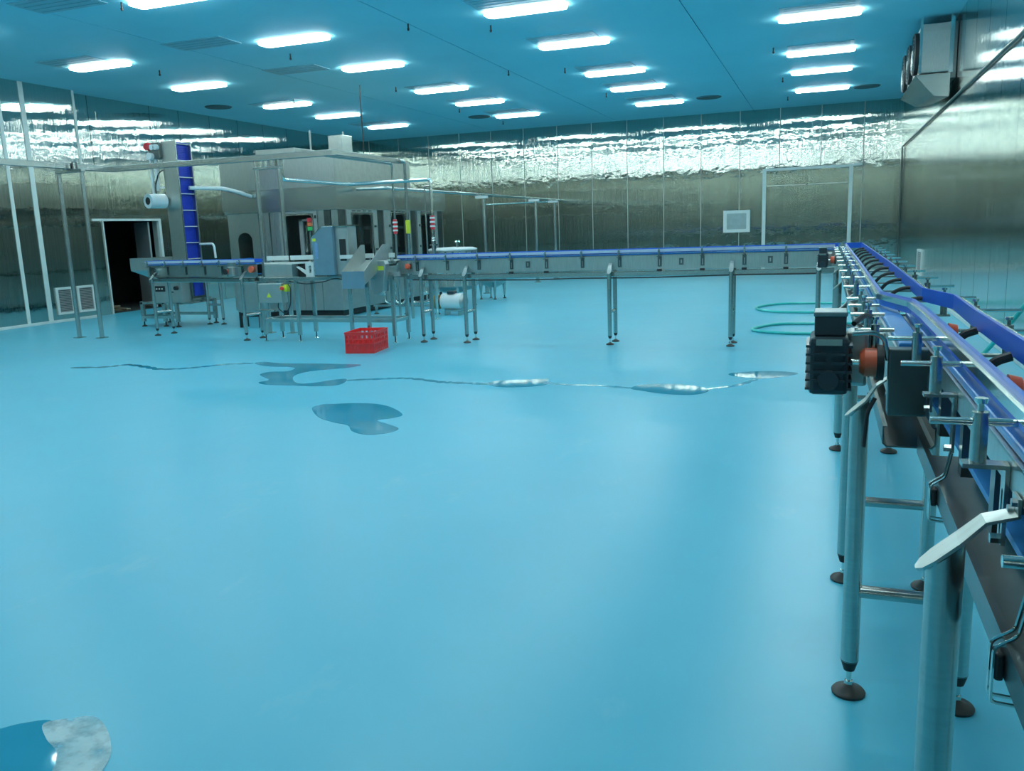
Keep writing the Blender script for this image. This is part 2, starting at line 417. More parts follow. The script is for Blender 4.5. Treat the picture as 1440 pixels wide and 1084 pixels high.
# louvred vents low on the bay wall and on the right wall
def louvre(label, axis_x, y0, y1, z0, z1, face, n):
    t = thing('louvre_vent', label, 'vent', (axis_x, (y0+y1)/2, z0))
    hy = (y1-y0)/2; hz = z1-z0; s = face
    MB().holed(-hy, hy, 0, hz, -hy+0.045, hy-0.045, 0.045, hz-0.045, 0.006, 0.001*s, 0.03*s, 1, 'x').build('frame', 'white_plastic', t, bevel=0.0)
    rbox(*sorted((0.001*s, 0.006*s)), -hy+0.04, hy-0.04, 0.04, hz-0.04).build('backing', 'vent_dark', t)
    sl = MB().prism([(0.006*s, 0.0), (0.008*s, 0.0), (0.024*s, -0.018), (0.022*s, -0.018)], 'y', -hy+0.045, hy-0.045).mesh('slat', 'grille_fin')
    for k in range(n): put('slat', sl, t, 0, (0, 0, 0.07+(hz-0.11)*k/(n-1)))
louvre('white framed louvre vent low on bay wall beside the wide white strip', XB, 12.60, 13.00, 0.15, 0.69, 1, 14)
louvre('white framed louvre vent low on bay wall nearest the doorway', XB, 13.11, 13.53, 0.15, 0.69, 1, 14)
louvre('white framed vent low on the right-hand steel wall beyond the conveyor', XR, 19.1, 20.0, 0.28, 0.80, -1, 12)

# ------------------------------------------------------------------ ceiling lamps
def lamp_meshes():
    n = 6; L, W = 0.60, 0.15
    prof = []
    def outline(l, w_, r):
        out = []
        for cx, cy, a0 in ((l-r, w_-r, 0), (-l+r, w_-r, 90), (-l+r, -w_+r, 180), (l-r, -w_+r, 270)):
            for j in range(4):
                a = math.radians(a0+30*j); out.append((cx+r*math.cos(a), cy+r*math.sin(a)))
        return out
    def body(levels):
        mb = MB(); k = len(levels[0][0]); vs_ = []
        for o_, z in levels: vs_ += [(p[0], p[1], z) for p in o_]
        fs = []
        for q in range(len(levels)-1):
            fs += [(q*k+i, q*k+(i+1) % k, (q+1)*k+(i+1) % k, (q+1)*k+i) for i in range(k)]
        fs += [tuple(range(k-1, -1, -1)), tuple(range((len(levels)-1)*k, len(levels)*k))]
        return mb.add(vs_, fs)
    tray = body([(outline(L-0.015, W-0.015, 0.06), -0.022), (outline(L-0.015, W-0.015, 0.06), 0.0)]).mesh('housing', 'white_paint', True)
    dif = body([(outline(L-0.03, W-0.03, 0.06), -0.058), (outline(L-0.005, W-0.005, 0.07), -0.050), (outline(L, W, 0.07), -0.022)]).mesh('diffuser', 'lamp_diffuser', True)
    return tray, dif
tray, dif = lamp_meshes()
LX = (-11.93, -7.96, -4.10, -0.20); LY = (22.4, 19.7, 17.5, 14.5, 12.0, 9.3, 6.7, 4.0, 1.3)
for lx in LX:
    for ly in LY:
        t = thing('ceiling_lamp', 'lit white oblong ceiling lamp with rounded ends on blue ceiling', 'lamp', (lx, ly, ZC), 0, 'ceiling lamps in rows')
        put('housing', tray, t); put('diffuser', dif, t)
# flat slotted plates under the ceiling, greyer than it
vfr = MB().box(-0.56, 0.56, -0.28, 0.28, -0.012, 0).mesh('panel_plate', 'panel_grey')
vsl = MB().box(-0.5, 0.5, -0.010, 0.010, -0.0145, -0.011).mesh('slot', 'panel_slot')
vpos = [(-9.38, 8.85), (-9.38, 11.55), (-9.35, 14.1)]  # return air grilles
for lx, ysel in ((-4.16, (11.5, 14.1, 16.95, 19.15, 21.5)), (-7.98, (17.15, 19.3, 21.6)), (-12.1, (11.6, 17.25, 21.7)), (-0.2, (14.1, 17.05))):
    vpos += [(lx, q) for q in ysel]  # the same greyed plates repeated behind the lamps
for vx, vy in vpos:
    t = thing('slotted_panel', 'flat grey oblong slotted panel set in blue ceiling near a lamp', 'ceiling panel', (vx, vy, ZC), 0, 'oblong slotted ceiling panels')
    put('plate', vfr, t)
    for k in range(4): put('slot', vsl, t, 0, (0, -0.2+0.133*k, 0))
rv = MB().lathe((0,0,0), [(0.10, -0.03), (0.29, -0.022), (0.31, 0.0)], 24).mesh('round_vent', 'vent_dark', True)
for vx, vy in ((-2.85, 22.3), (0.8, 22.75), (-9.0, 22.2), (-13.45, 16.95)):
    tag(put('round_vent', rv, None, 0, (vx, vy, ZC)), 'small dark round vent flush with the blue ceiling', 'vent', 'round ceiling vents')
hk = MB().cyl((0,0,0), (0,0,-0.07), 0.012, 0.012, 8).cyl((0,0,-0.07), (0,0,-0.10), 0.02, 0.014, 8).mesh('ceiling_bolt', 'black_rubber', True)
for hx, hy in ((-8.67,9.2),(-11.46,12.9),(-8.65,12.9),(-11.4,17.0),(-8.7,16.8),(-4.9,12.7),(-4.9,16.65),(-4.95,20.2),(-1.0,16.8),(-1.0,20.3),(-1.02,23.4),(-8.8,23.5),(-8.85,20.5),(-5.95,12.0),(-5.95,16.3)):
    tag(put('ceiling_bolt', hk, None, 0, (hx, hy, ZC)), 'tiny black bolt end hanging from the blue ceiling', 'bolt', 'bolt ends under the ceiling')

# ------------------------------------------------------------------ conveyors
ZB = 1.15           # top of the running belt
LEG_Y = 0.155       # legs stand this far from a conveyor's centre line
cap_me = MB().cyl((0,0,0.118), (0,0,0.082), 0.0275, 0.017, 16).mesh('end_cap', 'black_rubber', True)
spn_me = MB().cyl((0,0,0.085), (0,0,0.028), 0.008, 0.008, 10).cyl((0,0,0.045), (0,0,0.034), 0.014, 0.014, 6).mesh('spindle', 'steel_bright', True)
pad_me = MB().lathe((0,0,0), [(0.050, 0.0), (0.052, 0.008), (0.046, 0.016), (0.022, 0.026), (0.014, 0.032)], 20).mesh('foot', 'foot_brown', True)
BR = {}
def bracket_meshes(w_, g, s, rodlen, po, mat, hw):
    key = (w_, g, s, rodlen, po, mat, hw)
    if key not in BR:
        y0, y1 = sorted((s*(w_+0.001), s*(w_+0.007)))
        plate = MB().holed(-hw, hw, 0.985, 1.115, -0.005, 0.005, 1.0, 1.075, 0.0045, y0, y1, 1)
        a0, a1 = sorted((s*(w_+0.001), s*(w_+po+0.023)))
        plate.box(-hw, hw, a0, a1, 1.108, 1.115)
        plate.cyl((0, s*(w_+0.003), 0.992), (0, s*(w_+0.020), 0.992), 0.009, 0.009, 6)
        py = s*(w_+po)
        post = MB().cyl((0, py, 1.115), (0, py, 1.196), 0.0125, 0.0125, 14)
        rod = MB().cyl((0, s*(w_+rodlen), 1.180), (0, s*(g+0.012), 1.180), 0.0062, 0.0062, 10)
        knob = MB().cyl((0, py, 1.196), (0, py, 1.212), 0.005, 0.005, 8).cyl((0, py, 1.210), (0, py, 1.218), 0.009, 0.010, 10)
        BR[key] = [plate.mesh('guide_bracket', mat), post.mesh('post', 'steel', True), rod.mesh('rod', 'steel_bright', True), knob.mesh('clamp_screw', 'steel_bright', True)]
    return BR[key]
def bracket(parent, lx, w_, g, s, rodlen=0.14, po=0.055, mat='steel', hw=0.016):
    ms = bracket_meshes(w_, g, s, rodlen, po, mat, hw)
    o = put('guide_bracket', ms[0], parent, 0, (lx, 0, 0))
    put('post', ms[1], o); put('rod', ms[2], o); put('clamp_screw', ms[3], o)
LBK = {}
def leg_bracket(parent, lx, w_, s, off, dz):
    key = (w_, s, off, dz)
    if key not in LBK:
        mb = MB(); e = s*LEG_Y+off; f = s*w_+s*0.0015
        path = [(f, 1.075+dz*0.3), (f, 1.035+dz*0.5), (f+(e-f)*0.45, 1.005+dz*0.8), (e-s*0.018, 0.960+dz), (e+s*0.014, 0.930+dz), (e+s*0.030, 0.915+dz), (e+s*0.038, 0.908+dz)]
        mb.sheet(path, [0.022, 0.022, 0.022, 0.027, 0.027, 0.020, 0.006], 0.005 if s > 0 else -0.005)
        for q, zz in ((-0.012, 1.062), (0.012, 1.045)):
            mb.cyl((q, f, zz+dz*0.4), (q, f+s*0.012, zz+dz*0.4), 0.007, 0.007, 6)
        LBK[key] = mb.mesh('leg_bracket', 'steel_matt' if w_ > 0.045 else 'steel_brushed')
    put('leg_bracket', LBK[key], parent, 0, (lx, 0, 0))
LEGM = {}
def leg_mesh(s, dz):
    if (s, dz) not in LEGM:
        mb = MB().cyl((0,0,0.115), (0,0,0.94), 0.027, 0.027, 16)
        mb.v = [(p[0], p[1], 0.9405+dz-s*p[1]*0.93) if p[2] > 0.5 else p for p in mb.v]
        LEGM[(s, dz)] = mb.mesh('leg', 'steel', True)
    return LEGM[(s, dz)]
def leg_pair(parent, lx, w_, zbar=0.36, off=0.0, dz=0.0):
    for s in (-1, 1):
        o = put('leg', leg_mesh(s, dz), parent, 0, (lx, s*LEG_Y+off, 0))
        put('end_cap', cap_me, o); put('spindle', spn_me, o); put('foot', pad_me, o)
        leg_bracket(parent, lx, w_, s, off, dz)
    MB().cyl((lx, -LEG_Y+0.02+off, zbar), (lx, LEG_Y-0.02+off, zbar), 0.02, 0.02, 12).build('crossbar', 'steel', parent, True)
def frame(parent, x0, x1, w_, tray_w=0.075, tray_x=None, low=0.955, tray_mat='steel_dark'):
    for s in (-1, 1):
        a, b = sorted((s*w_, s*(w_-0.004)))
        c, d = sorted((s*w_, s*(w_-0.02)))
        MB().box(x0, x1, a, b, low, 1.128).box(x0, x1, c, d, low-0.005, low).box(x0, x1, c, d, 1.126, 1.131).build('side_plate', 'steel_brushed', parent)
    rbox(x0+0.02, x1-0.02, -w_+0.006, w_-0.006, 1.133, ZB).build('belt', 'belt_blue', parent, bevel=0.004)
    rbox(x0+0.02, x1-0.02, -w_+0.010, w_-0.010, 0.985, 0.998).build('return_belt', 'belt_blue', parent)
    t0, t1 = tray_x or (x0+0.05, x1-0.05)
    MB().prism([(-tray_w, 0.925), (-tray_w, 0.875), (-tray_w+0.01, 0.865), (tray_w-0.01, 0.865), (tray_w, 0.875), (tray_w, 0.925), (tray_w-0.012, 0.925), (tray_w-0.004, 0.921), (tray_w-0.004, 0.878), (tray_w-0.012, 0.869), (-tray_w+0.012, 0.869), (-tray_w+0.004, 0.878), (-tray_w+0.004, 0.921), (-tray_w+0.012, 0.925)], 'x', t0, t1).build('drip_tray', tray_mat, parent)
def guide(parent, path, side, strip='guide_blue', z0=1.160, z1=1.213, rail_mat='steel_bright', r0=1.186, r1=1.206):
    # path runs along the product side; 'side' +1 puts the steel rail to the left of the path
    st = MB().rail(path, z0, z1, 0.010*side).build('guide_strip', strip, parent)
    off = MB().rail(path, 0, 1, 0.010*side)
    n = len(path); base = [off.v[4*i+3][:2] for i in range(n)]
    MB().rail(base, r0, r1, 0.016*side).build('guide_rail', rail_mat, st)
def gear_motor(parent, o, sc, mat, cap_side):
    """o: origin in the parent's frame. Motor axis runs along the conveyor, gearbox and orange shaft cap towards cap_side."""
    ox, oy, oz = o
    s = cap_side
    mb = MB().box(ox-0.10*sc, ox+0.10*sc, oy-0.055*sc, oy+0.055*sc, oz-0.10*sc, oz+0.07*sc)
    m = mb.build('motor', mat, parent, bevel=0.015*sc)
    fin = MB()
    for k in range(6):
        z = oz-0.085*sc+0.025*sc*k
        fin.box(ox-0.095*sc, ox+0.085*sc, oy-0.064*sc, oy+0.064*sc, z, z+0.007*sc)
    fin.build('cooling_fins', mat, m)
    rib = MB()
    for k in range(4):
        z = oz-0.06*sc+0.026*sc*k
        for q in (-1, 1):
            a, b = sorted((oy+q*0.008*sc, oy+q*0.045*sc))
            rib.box(ox-0.108*sc, ox-0.09*sc, a, b, z, z+0.008*sc)
    rib.build('end_cover_ribs', mat, m)
    MB().cyl((ox-0.112*sc, oy, oz-0.055*sc), (ox-0.09*sc, oy, oz-0.055*sc), 0.028*sc, 0.034*sc, 18).build('end_cover', mat, m, True)
    tb = MB().box(ox-0.075*sc, ox+0.045*sc, oy-0.045*sc, oy+0.042*sc, oz+0.07*sc, oz+0.135*sc).build('terminal_box', mat, m, bevel=0.006*sc)
    rbox(ox-0.078*sc, ox+0.048*sc, oy-0.048*sc, oy+0.045*sc, oz+0.128*sc, oz+0.142*sc).build('box_lid', 'motor_teal', m, bevel=0.004*sc)
    rbox(ox-0.107*sc, ox-0.099*sc, oy-0.035*sc, oy+0.036*sc, oz+0.048*sc, oz+0.066*sc).build('name_plate', 'steel_bright', m)
    a, b = sorted((oy+s*0.05*sc, oy+s*0.11*sc))
    rbox(ox+0.0*sc, ox+0.12*sc, a, b, oz-0.09*sc, oz+0.075*sc).build('gearbox', 'steel_matt', parent, bevel=0.012*sc)
    c = MB().cyl((ox-0.03*sc, oy+s*0.085*sc, oz-0.01*sc), (ox-0.03*sc, oy+s*0.098*sc, oz-0.01*sc), 0.030*sc, 0.042*sc, 20)
    c.cyl((ox-0.03*sc, oy+s*0.098*sc, oz-0.01*sc), (ox-0.03*sc, oy+s*0.13*sc, oz-0.01*sc), 0.042*sc, 0.042*sc, 20)
    c.build('shaft_cap', 'orange_cap', parent, True)
    MB().cyl((ox-0.03*sc, oy+s*0.13*sc, oz-0.01*sc), (ox-0.03*sc, oy+s*0.15*sc, oz-0.01*sc), 0.052*sc, 0.052*sc, 20).build('bearing_flange', 'black_rubber', parent, True)
    MB().cyl((ox-0.03*sc, oy+s*0.04*sc, oz-0.01*sc), (ox-0.03*sc, oy+s*0.09*sc, oz-0.01*sc), 0.009*sc, 0.009*sc, 10).build('shaft', 'steel_bright', parent, True)

# -- near conveyor along the right wall (local x = hall y, local +y = hall -x)
NX = 0.320
cv = thing('bottle_conveyor', 'near bottle conveyor with blue belt and kinked blue guides along right wall', 'conveyor', (NX, 0, 0), math.pi/2)
W = 0.042
frame(cv, -1.6, 3.45, W, 0.075, (-1.5, 2.42), 1.085)
for lx in (-0.6, 1.36): leg_pair(cv, lx, W, 0.36, -0.02, 0.055)
for k in range(13):
    lx = -1.3+0.36*k
    rbox(lx-0.02, lx+0.02, -W+0.002, W-0.002, 0.955, 1.08).build('cross_member', 'steel_dark', cv)
for lx in (-0.9, -0.35, 0.25, 0.85, 1.45, 2.02, 2.44): bracket(cv, lx, W, 0.022, 1, 0.115, 0.044)
for lx in (-0.9, -0.2, 0.5, 1.2, 1.95, 2.62, 3.18): bracket(cv, lx, W, 0.105, -1, 0.25, 0.115)
# wire loops that carry a cable below the tray
for lx in (1.22, 1.98):
    wl_ = MB()
    for dx in (0, 0.022):
        wl_.tube([(lx+dx, 0.05, 0.99), (lx+dx, 0.06, 0.935), (lx+dx, 0.088, 0.915), (lx+dx, 0.088, 0.835), (lx+dx, 0.04, 0.832)], 0.0028, 6, 0.008)
    wl_.build('wire_loop', 'steel_bright', cv, True)
    rbox(lx-0.004, lx+0.026, 0.074, 0.086, 0.868, 0.908).build('cable_clip', 'black_rubber', cv, bevel=0.004)

# -- far part of the right-hand line
FXC = 0.2325
AW = 0.0375
cv2 = thing('bottle_conveyor', 'long bottle conveyor beside right wall with black drive motor at its end', 'conveyor', (FXC, 0, 0), math.pi/2)
frame(cv2, 2.55, 10.80, AW, 0.068, (2.50, 10.6))
MB().box(2.50, 2.554, -0.040, 0.060, 0.955, 1.142).build('end_housing', 'steel_dark', cv2, bevel=0.004)
for lx in (2.68, 3.60, 5.77, 7.7, 9.7): leg_pair(cv2, lx, AW, 0.35, -0.0325)
for lx in [2.42+0.2, 3.05, 3.36]+[3.65+0.65*k for k in range(11)]: bracket(cv2, lx, AW, 0.03, 1, 0.11)
for k in range(12): bracket(cv2, 3.67+0.6*k, AW, 0.15, -1, 0.28, 0.17)
gear_motor(cv2, (2.62, 0.215, 1.10), 0.98, 'motor_navy', -1)
# bent grey arm over the motor coupling and its cable
MB().tube([(2.56, 0.155, 1.175), (2.56, 0.10, 1.18), (2.57, 0.07, 1.165), (2.57, 0.058, 1.10)], 0.007, 8, 0.02).build('coupling_arm', 'steel', cv2, True)
MB().tube([(2.60, 0.15, 1.2), (2.66, 0.12, 1.22), (2.75, 0.09, 1.2), (2.9, 0.1, 1.1), (3.0, 0.09, 0.98)], 0.008, 8, 0.04).build('motor_cable', 'black_cable', cv2, True)
MB().tube([(2.52, 0.09, 1.0), (2.51, 0.11, 0.96), (2.51, 0.115, 0.86)], 0.006, 8, 0.02).build('sensor_cable', 'black_cable', cv2, True)
# dark curved braces seen through the gap between the guides
bm_ = MB().tube([(0, -0.035, 1.10), (0, -0.05, 1.125), (0, -0.075, 1.155), (0, -0.11, 1.17), (0, -0.155, 1.172)], 0.009, 8, 0.03).mesh('guide_brace', 'black_rubber', True)
for k in range(12): put('guide_brace', bm_, cv2, 0, (3.75+0.56*k, 0, 0))
bm2 = MB().tube([(0, -0.03, 1.10), (0, -0.045, 1.125), (0, -0.065, 1.152), (0, -0.10, 1.165)], 0.012, 8, 0.03).mesh('guide_brace', 'black_rubber', True)
for lx in (1.75, 2.25, 2.75): put('guide_brace', bm2, cv, 0, (lx, 0, 0))
for lx in (2.0, 2.95): put('shaft_cap', MB().cyl((0, -0.075, 1.13), (0, -0.05, 1.13), 0.028, 0.034, 14).mesh('shaft_cap', 'orange_cap', True), cv, 0, (lx, 0, 0))
# guides of the right-hand line: far run, sideways kink, near run
def L2(px, py, cx): return (py, cx-px)       # hall x,y -> local
left_path = [(0.222, 10.58), (0.220, 6.0), (0.213, 3.60), (0.298, 3.25), (0.308, 2.9), (0.311, -1.2)]
right_path = [(0.388, 10.745), (0.385, 6.0), (0.368, 3.75), (0.440, 3.42), (0.428, 2.9), (0.415, -1.2)]
def split_guides():
    guide(cv2, [L2(*p, FXC) for p in left_path[:3]] + [L2(*left_path[3], FXC)], -1)
    guide(cv, [L2(*p, NX) for p in left_path[3:]], -1)
    guide(cv2, [L2(*p, FXC) for p in right_path[:3]] + [L2(*right_path[3], FXC)], 1)
    guide(cv, [L2(*p, NX) for p in right_path[3:]], 1)
split_guides()
rbox(10.745, 10.757, FXC-0.388, FXC-0.20, 1.150, 1.213).build('end_stop', 'guide_blue', cv2)

# -- conveyor across the hall
MY = 10.68
cv3 = thing('bottle_conveyor', 'bottle conveyor crossing the hall in front of the back wall', 'conveyor', (0, MY, 0), 0)
frame(cv3, -5.62, 0.17, 0.05, 0.075, (-5.5, 0.1), 0.955, 'steel')
for lx in (-5.235, -4.58, -2.575, -1.065, -0.07): leg_pair(cv3, lx, 0.05, 0.42)
for lx in (-5.33, -4.87, -4.40, -3.93, -3.44, -2.95, -2.46, -1.95, -1.42, -0.92, -0.44): 
    bracket(cv3, lx, 0.05, 0.065, -1, 0.10, 0.055, 'steel_dark', 0.024); bracket(cv3, lx+0.1, 0.05, 0.065, 1, 0.10)
guide(cv3, [(-5.62, -0.065), (0.10, -0.065)], -1, 'guide_blue', 1.16, 1.213, 'guide_pale', 1.168, 1.203)
guide(cv3, [(-5.62, 0.065), (0.16, 0.065)], 1, 'guide_blue')
gear_motor(cv2, (10.28, 0.2625, 1.05), 0.95, 'motor_navy', -1)
for lx in (-3.70, -1.68, -0.62):
    MB().holed(lx-0.028, lx+0.028, 1.0, 1.085, lx-0.008, lx+0.008, 1.02, 1.065, 0.006, -0.058, -0.0505, 1).build('access_plate', 'steel_dark', cv3)
for lx in (-3.93, -3.44, -1.95, -1.42, -0.92, -0.44): rbox(lx-0.03, lx+0.03, -0.085, -0.055, 0.925, 0.955).build('sensor_clip', 'black_rubber', cv3, bevel=0.004)
MB().tube([(-5.4, -0.082, 0.865), (-4.6, -0.084, 0.85), (-3.6, -0.086, 0.842), (-3.0, -0.084, 0.855), (-2.2, -0.086, 0.85), (-1.0, -0.084, 0.868), (-0.1, -0.082, 0.87)], 0.009, 6, 0.1).build('cable', 'black_cable', cv3, True)
MB().cyl((-5.46, -0.055, 1.05), (-5.46, -0.085, 1.05), 0.05, 0.05, 4).build('cap_mount', 'black_rubber', cv3)
MB().cyl((-5.46, -0.085, 1.05), (-5.46, -0.10, 1.05), 0.042, 0.042, 18).cyl((-5.46, -0.10, 1.05), (-5.46, -0.125, 1.05), 0.042, 0.026, 18).build('shaft_cap', 'orange_cap', cv3, True)

# -- feed conveyor at the left, turned a little
ang = math.atan2(-0.42, 2.1)
cv4 = thing('feed_conveyor', 'short bottle conveyor with blue guides in front of cap elevator', 'conveyor', (-9.2, 10.82, 0), ang)
frame(cv4, -1.28, 1.32, 0.05, 0.08, None, 0.955, 'steel')
for lx in (-1.05, 1.08): leg_pair(cv4, lx, 0.05, 0.38)
for lx in (-1.2, -0.75, -0.3, 0.15, 0.55, 1.0):
    bracket(cv4, lx, 0.05, 0.065, -1, 0.10, 0.055, 'steel_dark', 0.022); bracket(cv4, lx+0.1, 0.05, 0.065, 1, 0.10)
guide(cv4, [(-1.28, -0.065), (1.3, -0.065)], -1, 'guide_blue', 1.16, 1.213, 'guide_pale', 1.168, 1.205); guide(cv4, [(-1.28, 0.065), (1.3, 0.065)], 1)
gear_motor(cv4, (0.98, -0.22, 1.05), 0.85, 'motor_teal', -1)
MB().cyl((1.22, -0.06, 1.06), (1.22, -0.10, 1.06), 0.05, 0.05, 18).build('end_cap_orange', 'orange_cap', cv4, True)
MB().tube([(-1.1, -0.09, 1.05), (-1.05, -0.12, 0.98), (-0.95, -0.09, 0.93), (-0.6, -0.085, 0.94), (0.6, -0.085, 0.93)], 0.009, 6, 0.05).build('cable', 'black_cable', cv4, True)
rbox(-1.20, -1.08, -0.075, -0.052, 0.97, 1.10).build('control_plate', 'steel_dark', cv4)
MB().cyl((-1.02, -0.055, 1.06), (-1.02, -0.09, 1.06), 0.03, 0.03, 12).cyl((-0.98, -0.055, 0.99), (-0.98, -0.085, 0.99), 0.022, 0.022, 12).build('sensor_pair', 'steel_bright', cv4, True)
# outfeed stub from the arch of the filling machine
cv5 = thing('outfeed_conveyor', 'short conveyor stub leading out of arch in filling machine beside cap elevator', 'conveyor', (-10.37, 0, 0), math.pi/2)
frame(cv5, 12.15, 13.62, 0.05, 0.075)
leg_pair(cv5, 12.46, 0.05, 0.36)

# ------------------------------------------------------------------ red crate
def crate():
    t = thing('plastic_crate', 'red slatted plastic crate on floor in front of reject chute', 'crate', (-5.65, 9.67, 0), math.radians(9))
    X, Y, H = 0.19, 0.26, 0.27
    rbox(-X+0.004, X-0.004, -Y+0.004, Y-0.004, 0.003, 0.012).build('base', 'red_plastic', t)
    def side(L, n):
        mb = MB().box(-L, L, -0.006, 0.006, 0.0, 0.035).box(-L, L, -0.012, 0.006, H-0.035, H).box(-L, L, -0.009, 0.006, 0.11, 0.13).box(-L, L, -0.009, 0.006, 0.175, 0.19)
        mb.box(-L, L, -0.001, 0.003, 0.0, 0.12)
        for k in range(n+1):
            q = -L+2*L*k/n; mb.box(q-0.006, q+0.006, -0.008, 0.006, 0.0, H-0.01)
        for k in range(2*n):
            q = -L+L*(k+0.5)/n; mb.box(q-0.003, q+0.003, -0.003, 0.004, 0.13, H-0.03)
        return mb
    for sgn, rot in ((-1, 0), (1, math.pi)):
        put('long_side', side(Y, 8).mesh('long_side', 'red_plastic'), t, 0, (-sgn*X, 0, 0), rot+math.pi/2)
        put('short_side', side(X, 6).mesh('short_side', 'red_plastic'), t, 0, (0, sgn*Y, 0), rot)
    MB().holed(-X-0.012, X+0.012, -Y-0.012, Y+0.012, -X+0.008, X-0.008, -Y+0.008, Y-0.008, 0.01, H-0.008, H+0.004, 1, 'z').build('rim', 'red_plastic', t)
crate()

# ------------------------------------------------------------------ inspection and reject station
st = thing('inspection_station', 'steel inspection station with white guides and level legs beside red crate', 'machine', (0, 0, 0), 0)
sx0, sx1, sy0, sy1 = -7.80, -5.60, 10.40, 10.82
for yy in (sy0, sy1):
    rbox(sx0, sx1, yy-0.02, yy+0.02, 0.29, 0.34).build('bottom_rail', 'steel', st, bevel=0.003)
    rbox(sx0, sx1, yy-0.02, yy+0.02, 0.89, 0.94).build('top_rail', 'steel', st, bevel=0.003)
for xx in (sx0+0.02, sx1-0.02): rbox(xx-0.02, xx+0.02, sy0, sy1, 0.29, 0.34).build('cross_rail', 'steel', st, bevel=0.003)
for xx in (sx0+0.02, sx0+0.62, sx1-0.02):
    for yy in (sy0, sy1):
        lg = rbox(xx-0.025, xx+0.025, yy-0.025, yy+0.025, 0.10, 0.95).build('leg', 'steel', st, bevel=0.004)
        MB().cyl((xx, yy, 0.1), (xx, yy, 0.02), 0.009, 0.009, 8).build('spindle', 'black_rubber', lg, True)
        MB().lathe((xx, yy, 0), [(0.035, 0), (0.035, 0.008), (0.012, 0.022)], 14).build('foot', 'steel_bright', lg, True)
rbox(-7.83, -7.50, 10.25, 10.42, 0.45, 0.475).build('side_step', 'steel', st)
rbox(sx0+0.02, sx1-0.04, 10.60, 10.76, 1.10, 1.135).build('conveyor_bed', 'steel_brushed', st)
rbox(sx0, sx1-0.04, 10.635, 10.725, 1.135, ZB).build('belt', 'white_plastic', st)
for a, b in ((-7.78, -7.40), (-7.37, -6.98), (-6.55, -5.98), (-5.95, -5.78), (-5.74, -5.65)):
    rbox(a, b, 10.575, 10.59, 1.18, 1.245).build('guide_rail', 'white_plastic', st, bevel=0.003)
    for q in (a+0.06, b-0.06): MB().cyl((q, 10.58, 1.1), (q, 10.58, 1.185), 0.008, 0.008, 8).build('guide_post', 'steel_bright', st, True)
rbox(-7.78, -6.98, 10.50, 10.52, 1.135, 1.155).build('edge_rail', 'white_plastic', st)
rbox(-7.74, -7.26, 10.44, 10.60, 0.93, 1.13).build('drive_cover', 'steel_matt', st, bevel=0.006)
rbox(-7.28, -7.12, 10.60, 10.64, 0.93, 1.12).build('gap_plate', 'interior_dark', st)
MB().prism([(-7.22, 1.085), (-7.18, 1.09), (-6.98, 0.99), (-6.98, 0.955), (-7.03, 0.955)], 'y', 10.48, 10.50).build('white_strut', 'white_plastic', st)
MB().holed(-7.05, -6.92, 0.93, 1.15, -7.0, -6.955, 0.99, 1.10, 0.02, 10.47, 10.50).build('white_bracket', 'white_plastic', st)
# control box below
cb = rbox(-7.76, -7.36, 10.28, 10.42, 0.58, 0.86).build('control_box', 'steel_matt', st, bevel=0.008)
rbox(-7.33, -7.28, 10.30, 10.40, 0.74, 0.84).build('switch_base', 'yellow_label', cb, bevel=0.004)
MB().cyl((-7.345, 10.30, 0.79), (-7.345, 10.265, 0.79), 0.035, 0.035, 14).build('switch_plate', 'yellow_label', cb, True)
MB().cyl((-7.33, 10.265, 0.79), (-7.33, 10.24, 0.79), 0.03, 0.026, 14).build('rotary_switch', 'red_plastic', cb, True)
MB().prism([(-7.62, 0.66), (-7.54, 0.66), (-7.58, 0.73)], 'y', 10.277, 10.2805).build('warning_triangle', 'yellow_label', cb)
MB().tube([(-7.30, 10.36, 0.85), (-7.24, 10.34, 0.80), (-7.26, 10.34, 0.55), (-7.36, 10.34, 0.40), (-7.5, 10.36, 0.5), (-7.48, 10.36, 0.58)], 0.008, 8, 0.06).build('cable', 'black_cable', st, True)
MB().tube([(-7.3, 10.40, 0.88), (-7.0, 10.38, 0.84), (-6.7, 10.38, 0.87), (-6.5, 10.38, 0.92), (-6.2, 10.38, 0.86)], 0.008, 8, 0.06).build('cable', 'black_cable', st, True)
# junction boxes at right and back
rbox(-5.98, -5.70, 10.45, 10.62, 0.72, 0.90).build('junction_box', 'steel_matt', st, bevel=0.006)
sp = MB().prism([(-5.78, 1.15), (-5.66, 1.15), (-5.64, 1.10), (-5.70, 0.74), (-5.78, 0.68), (-5.86, 0.70)], 'y', 10.28, 10.40).build('slanted_cover', 'steel_matt', st, bevel=0.006)
rbox(-5.79, -5.67, 10.276, 10.281, 1.02, 1.08).build('yellow_sticker', 'yellow_label', sp)
rbox(-6.2, -5.5, 10.42, 10.45, 0.93, 0.99).build('support_plate', 'steel_matt', st)

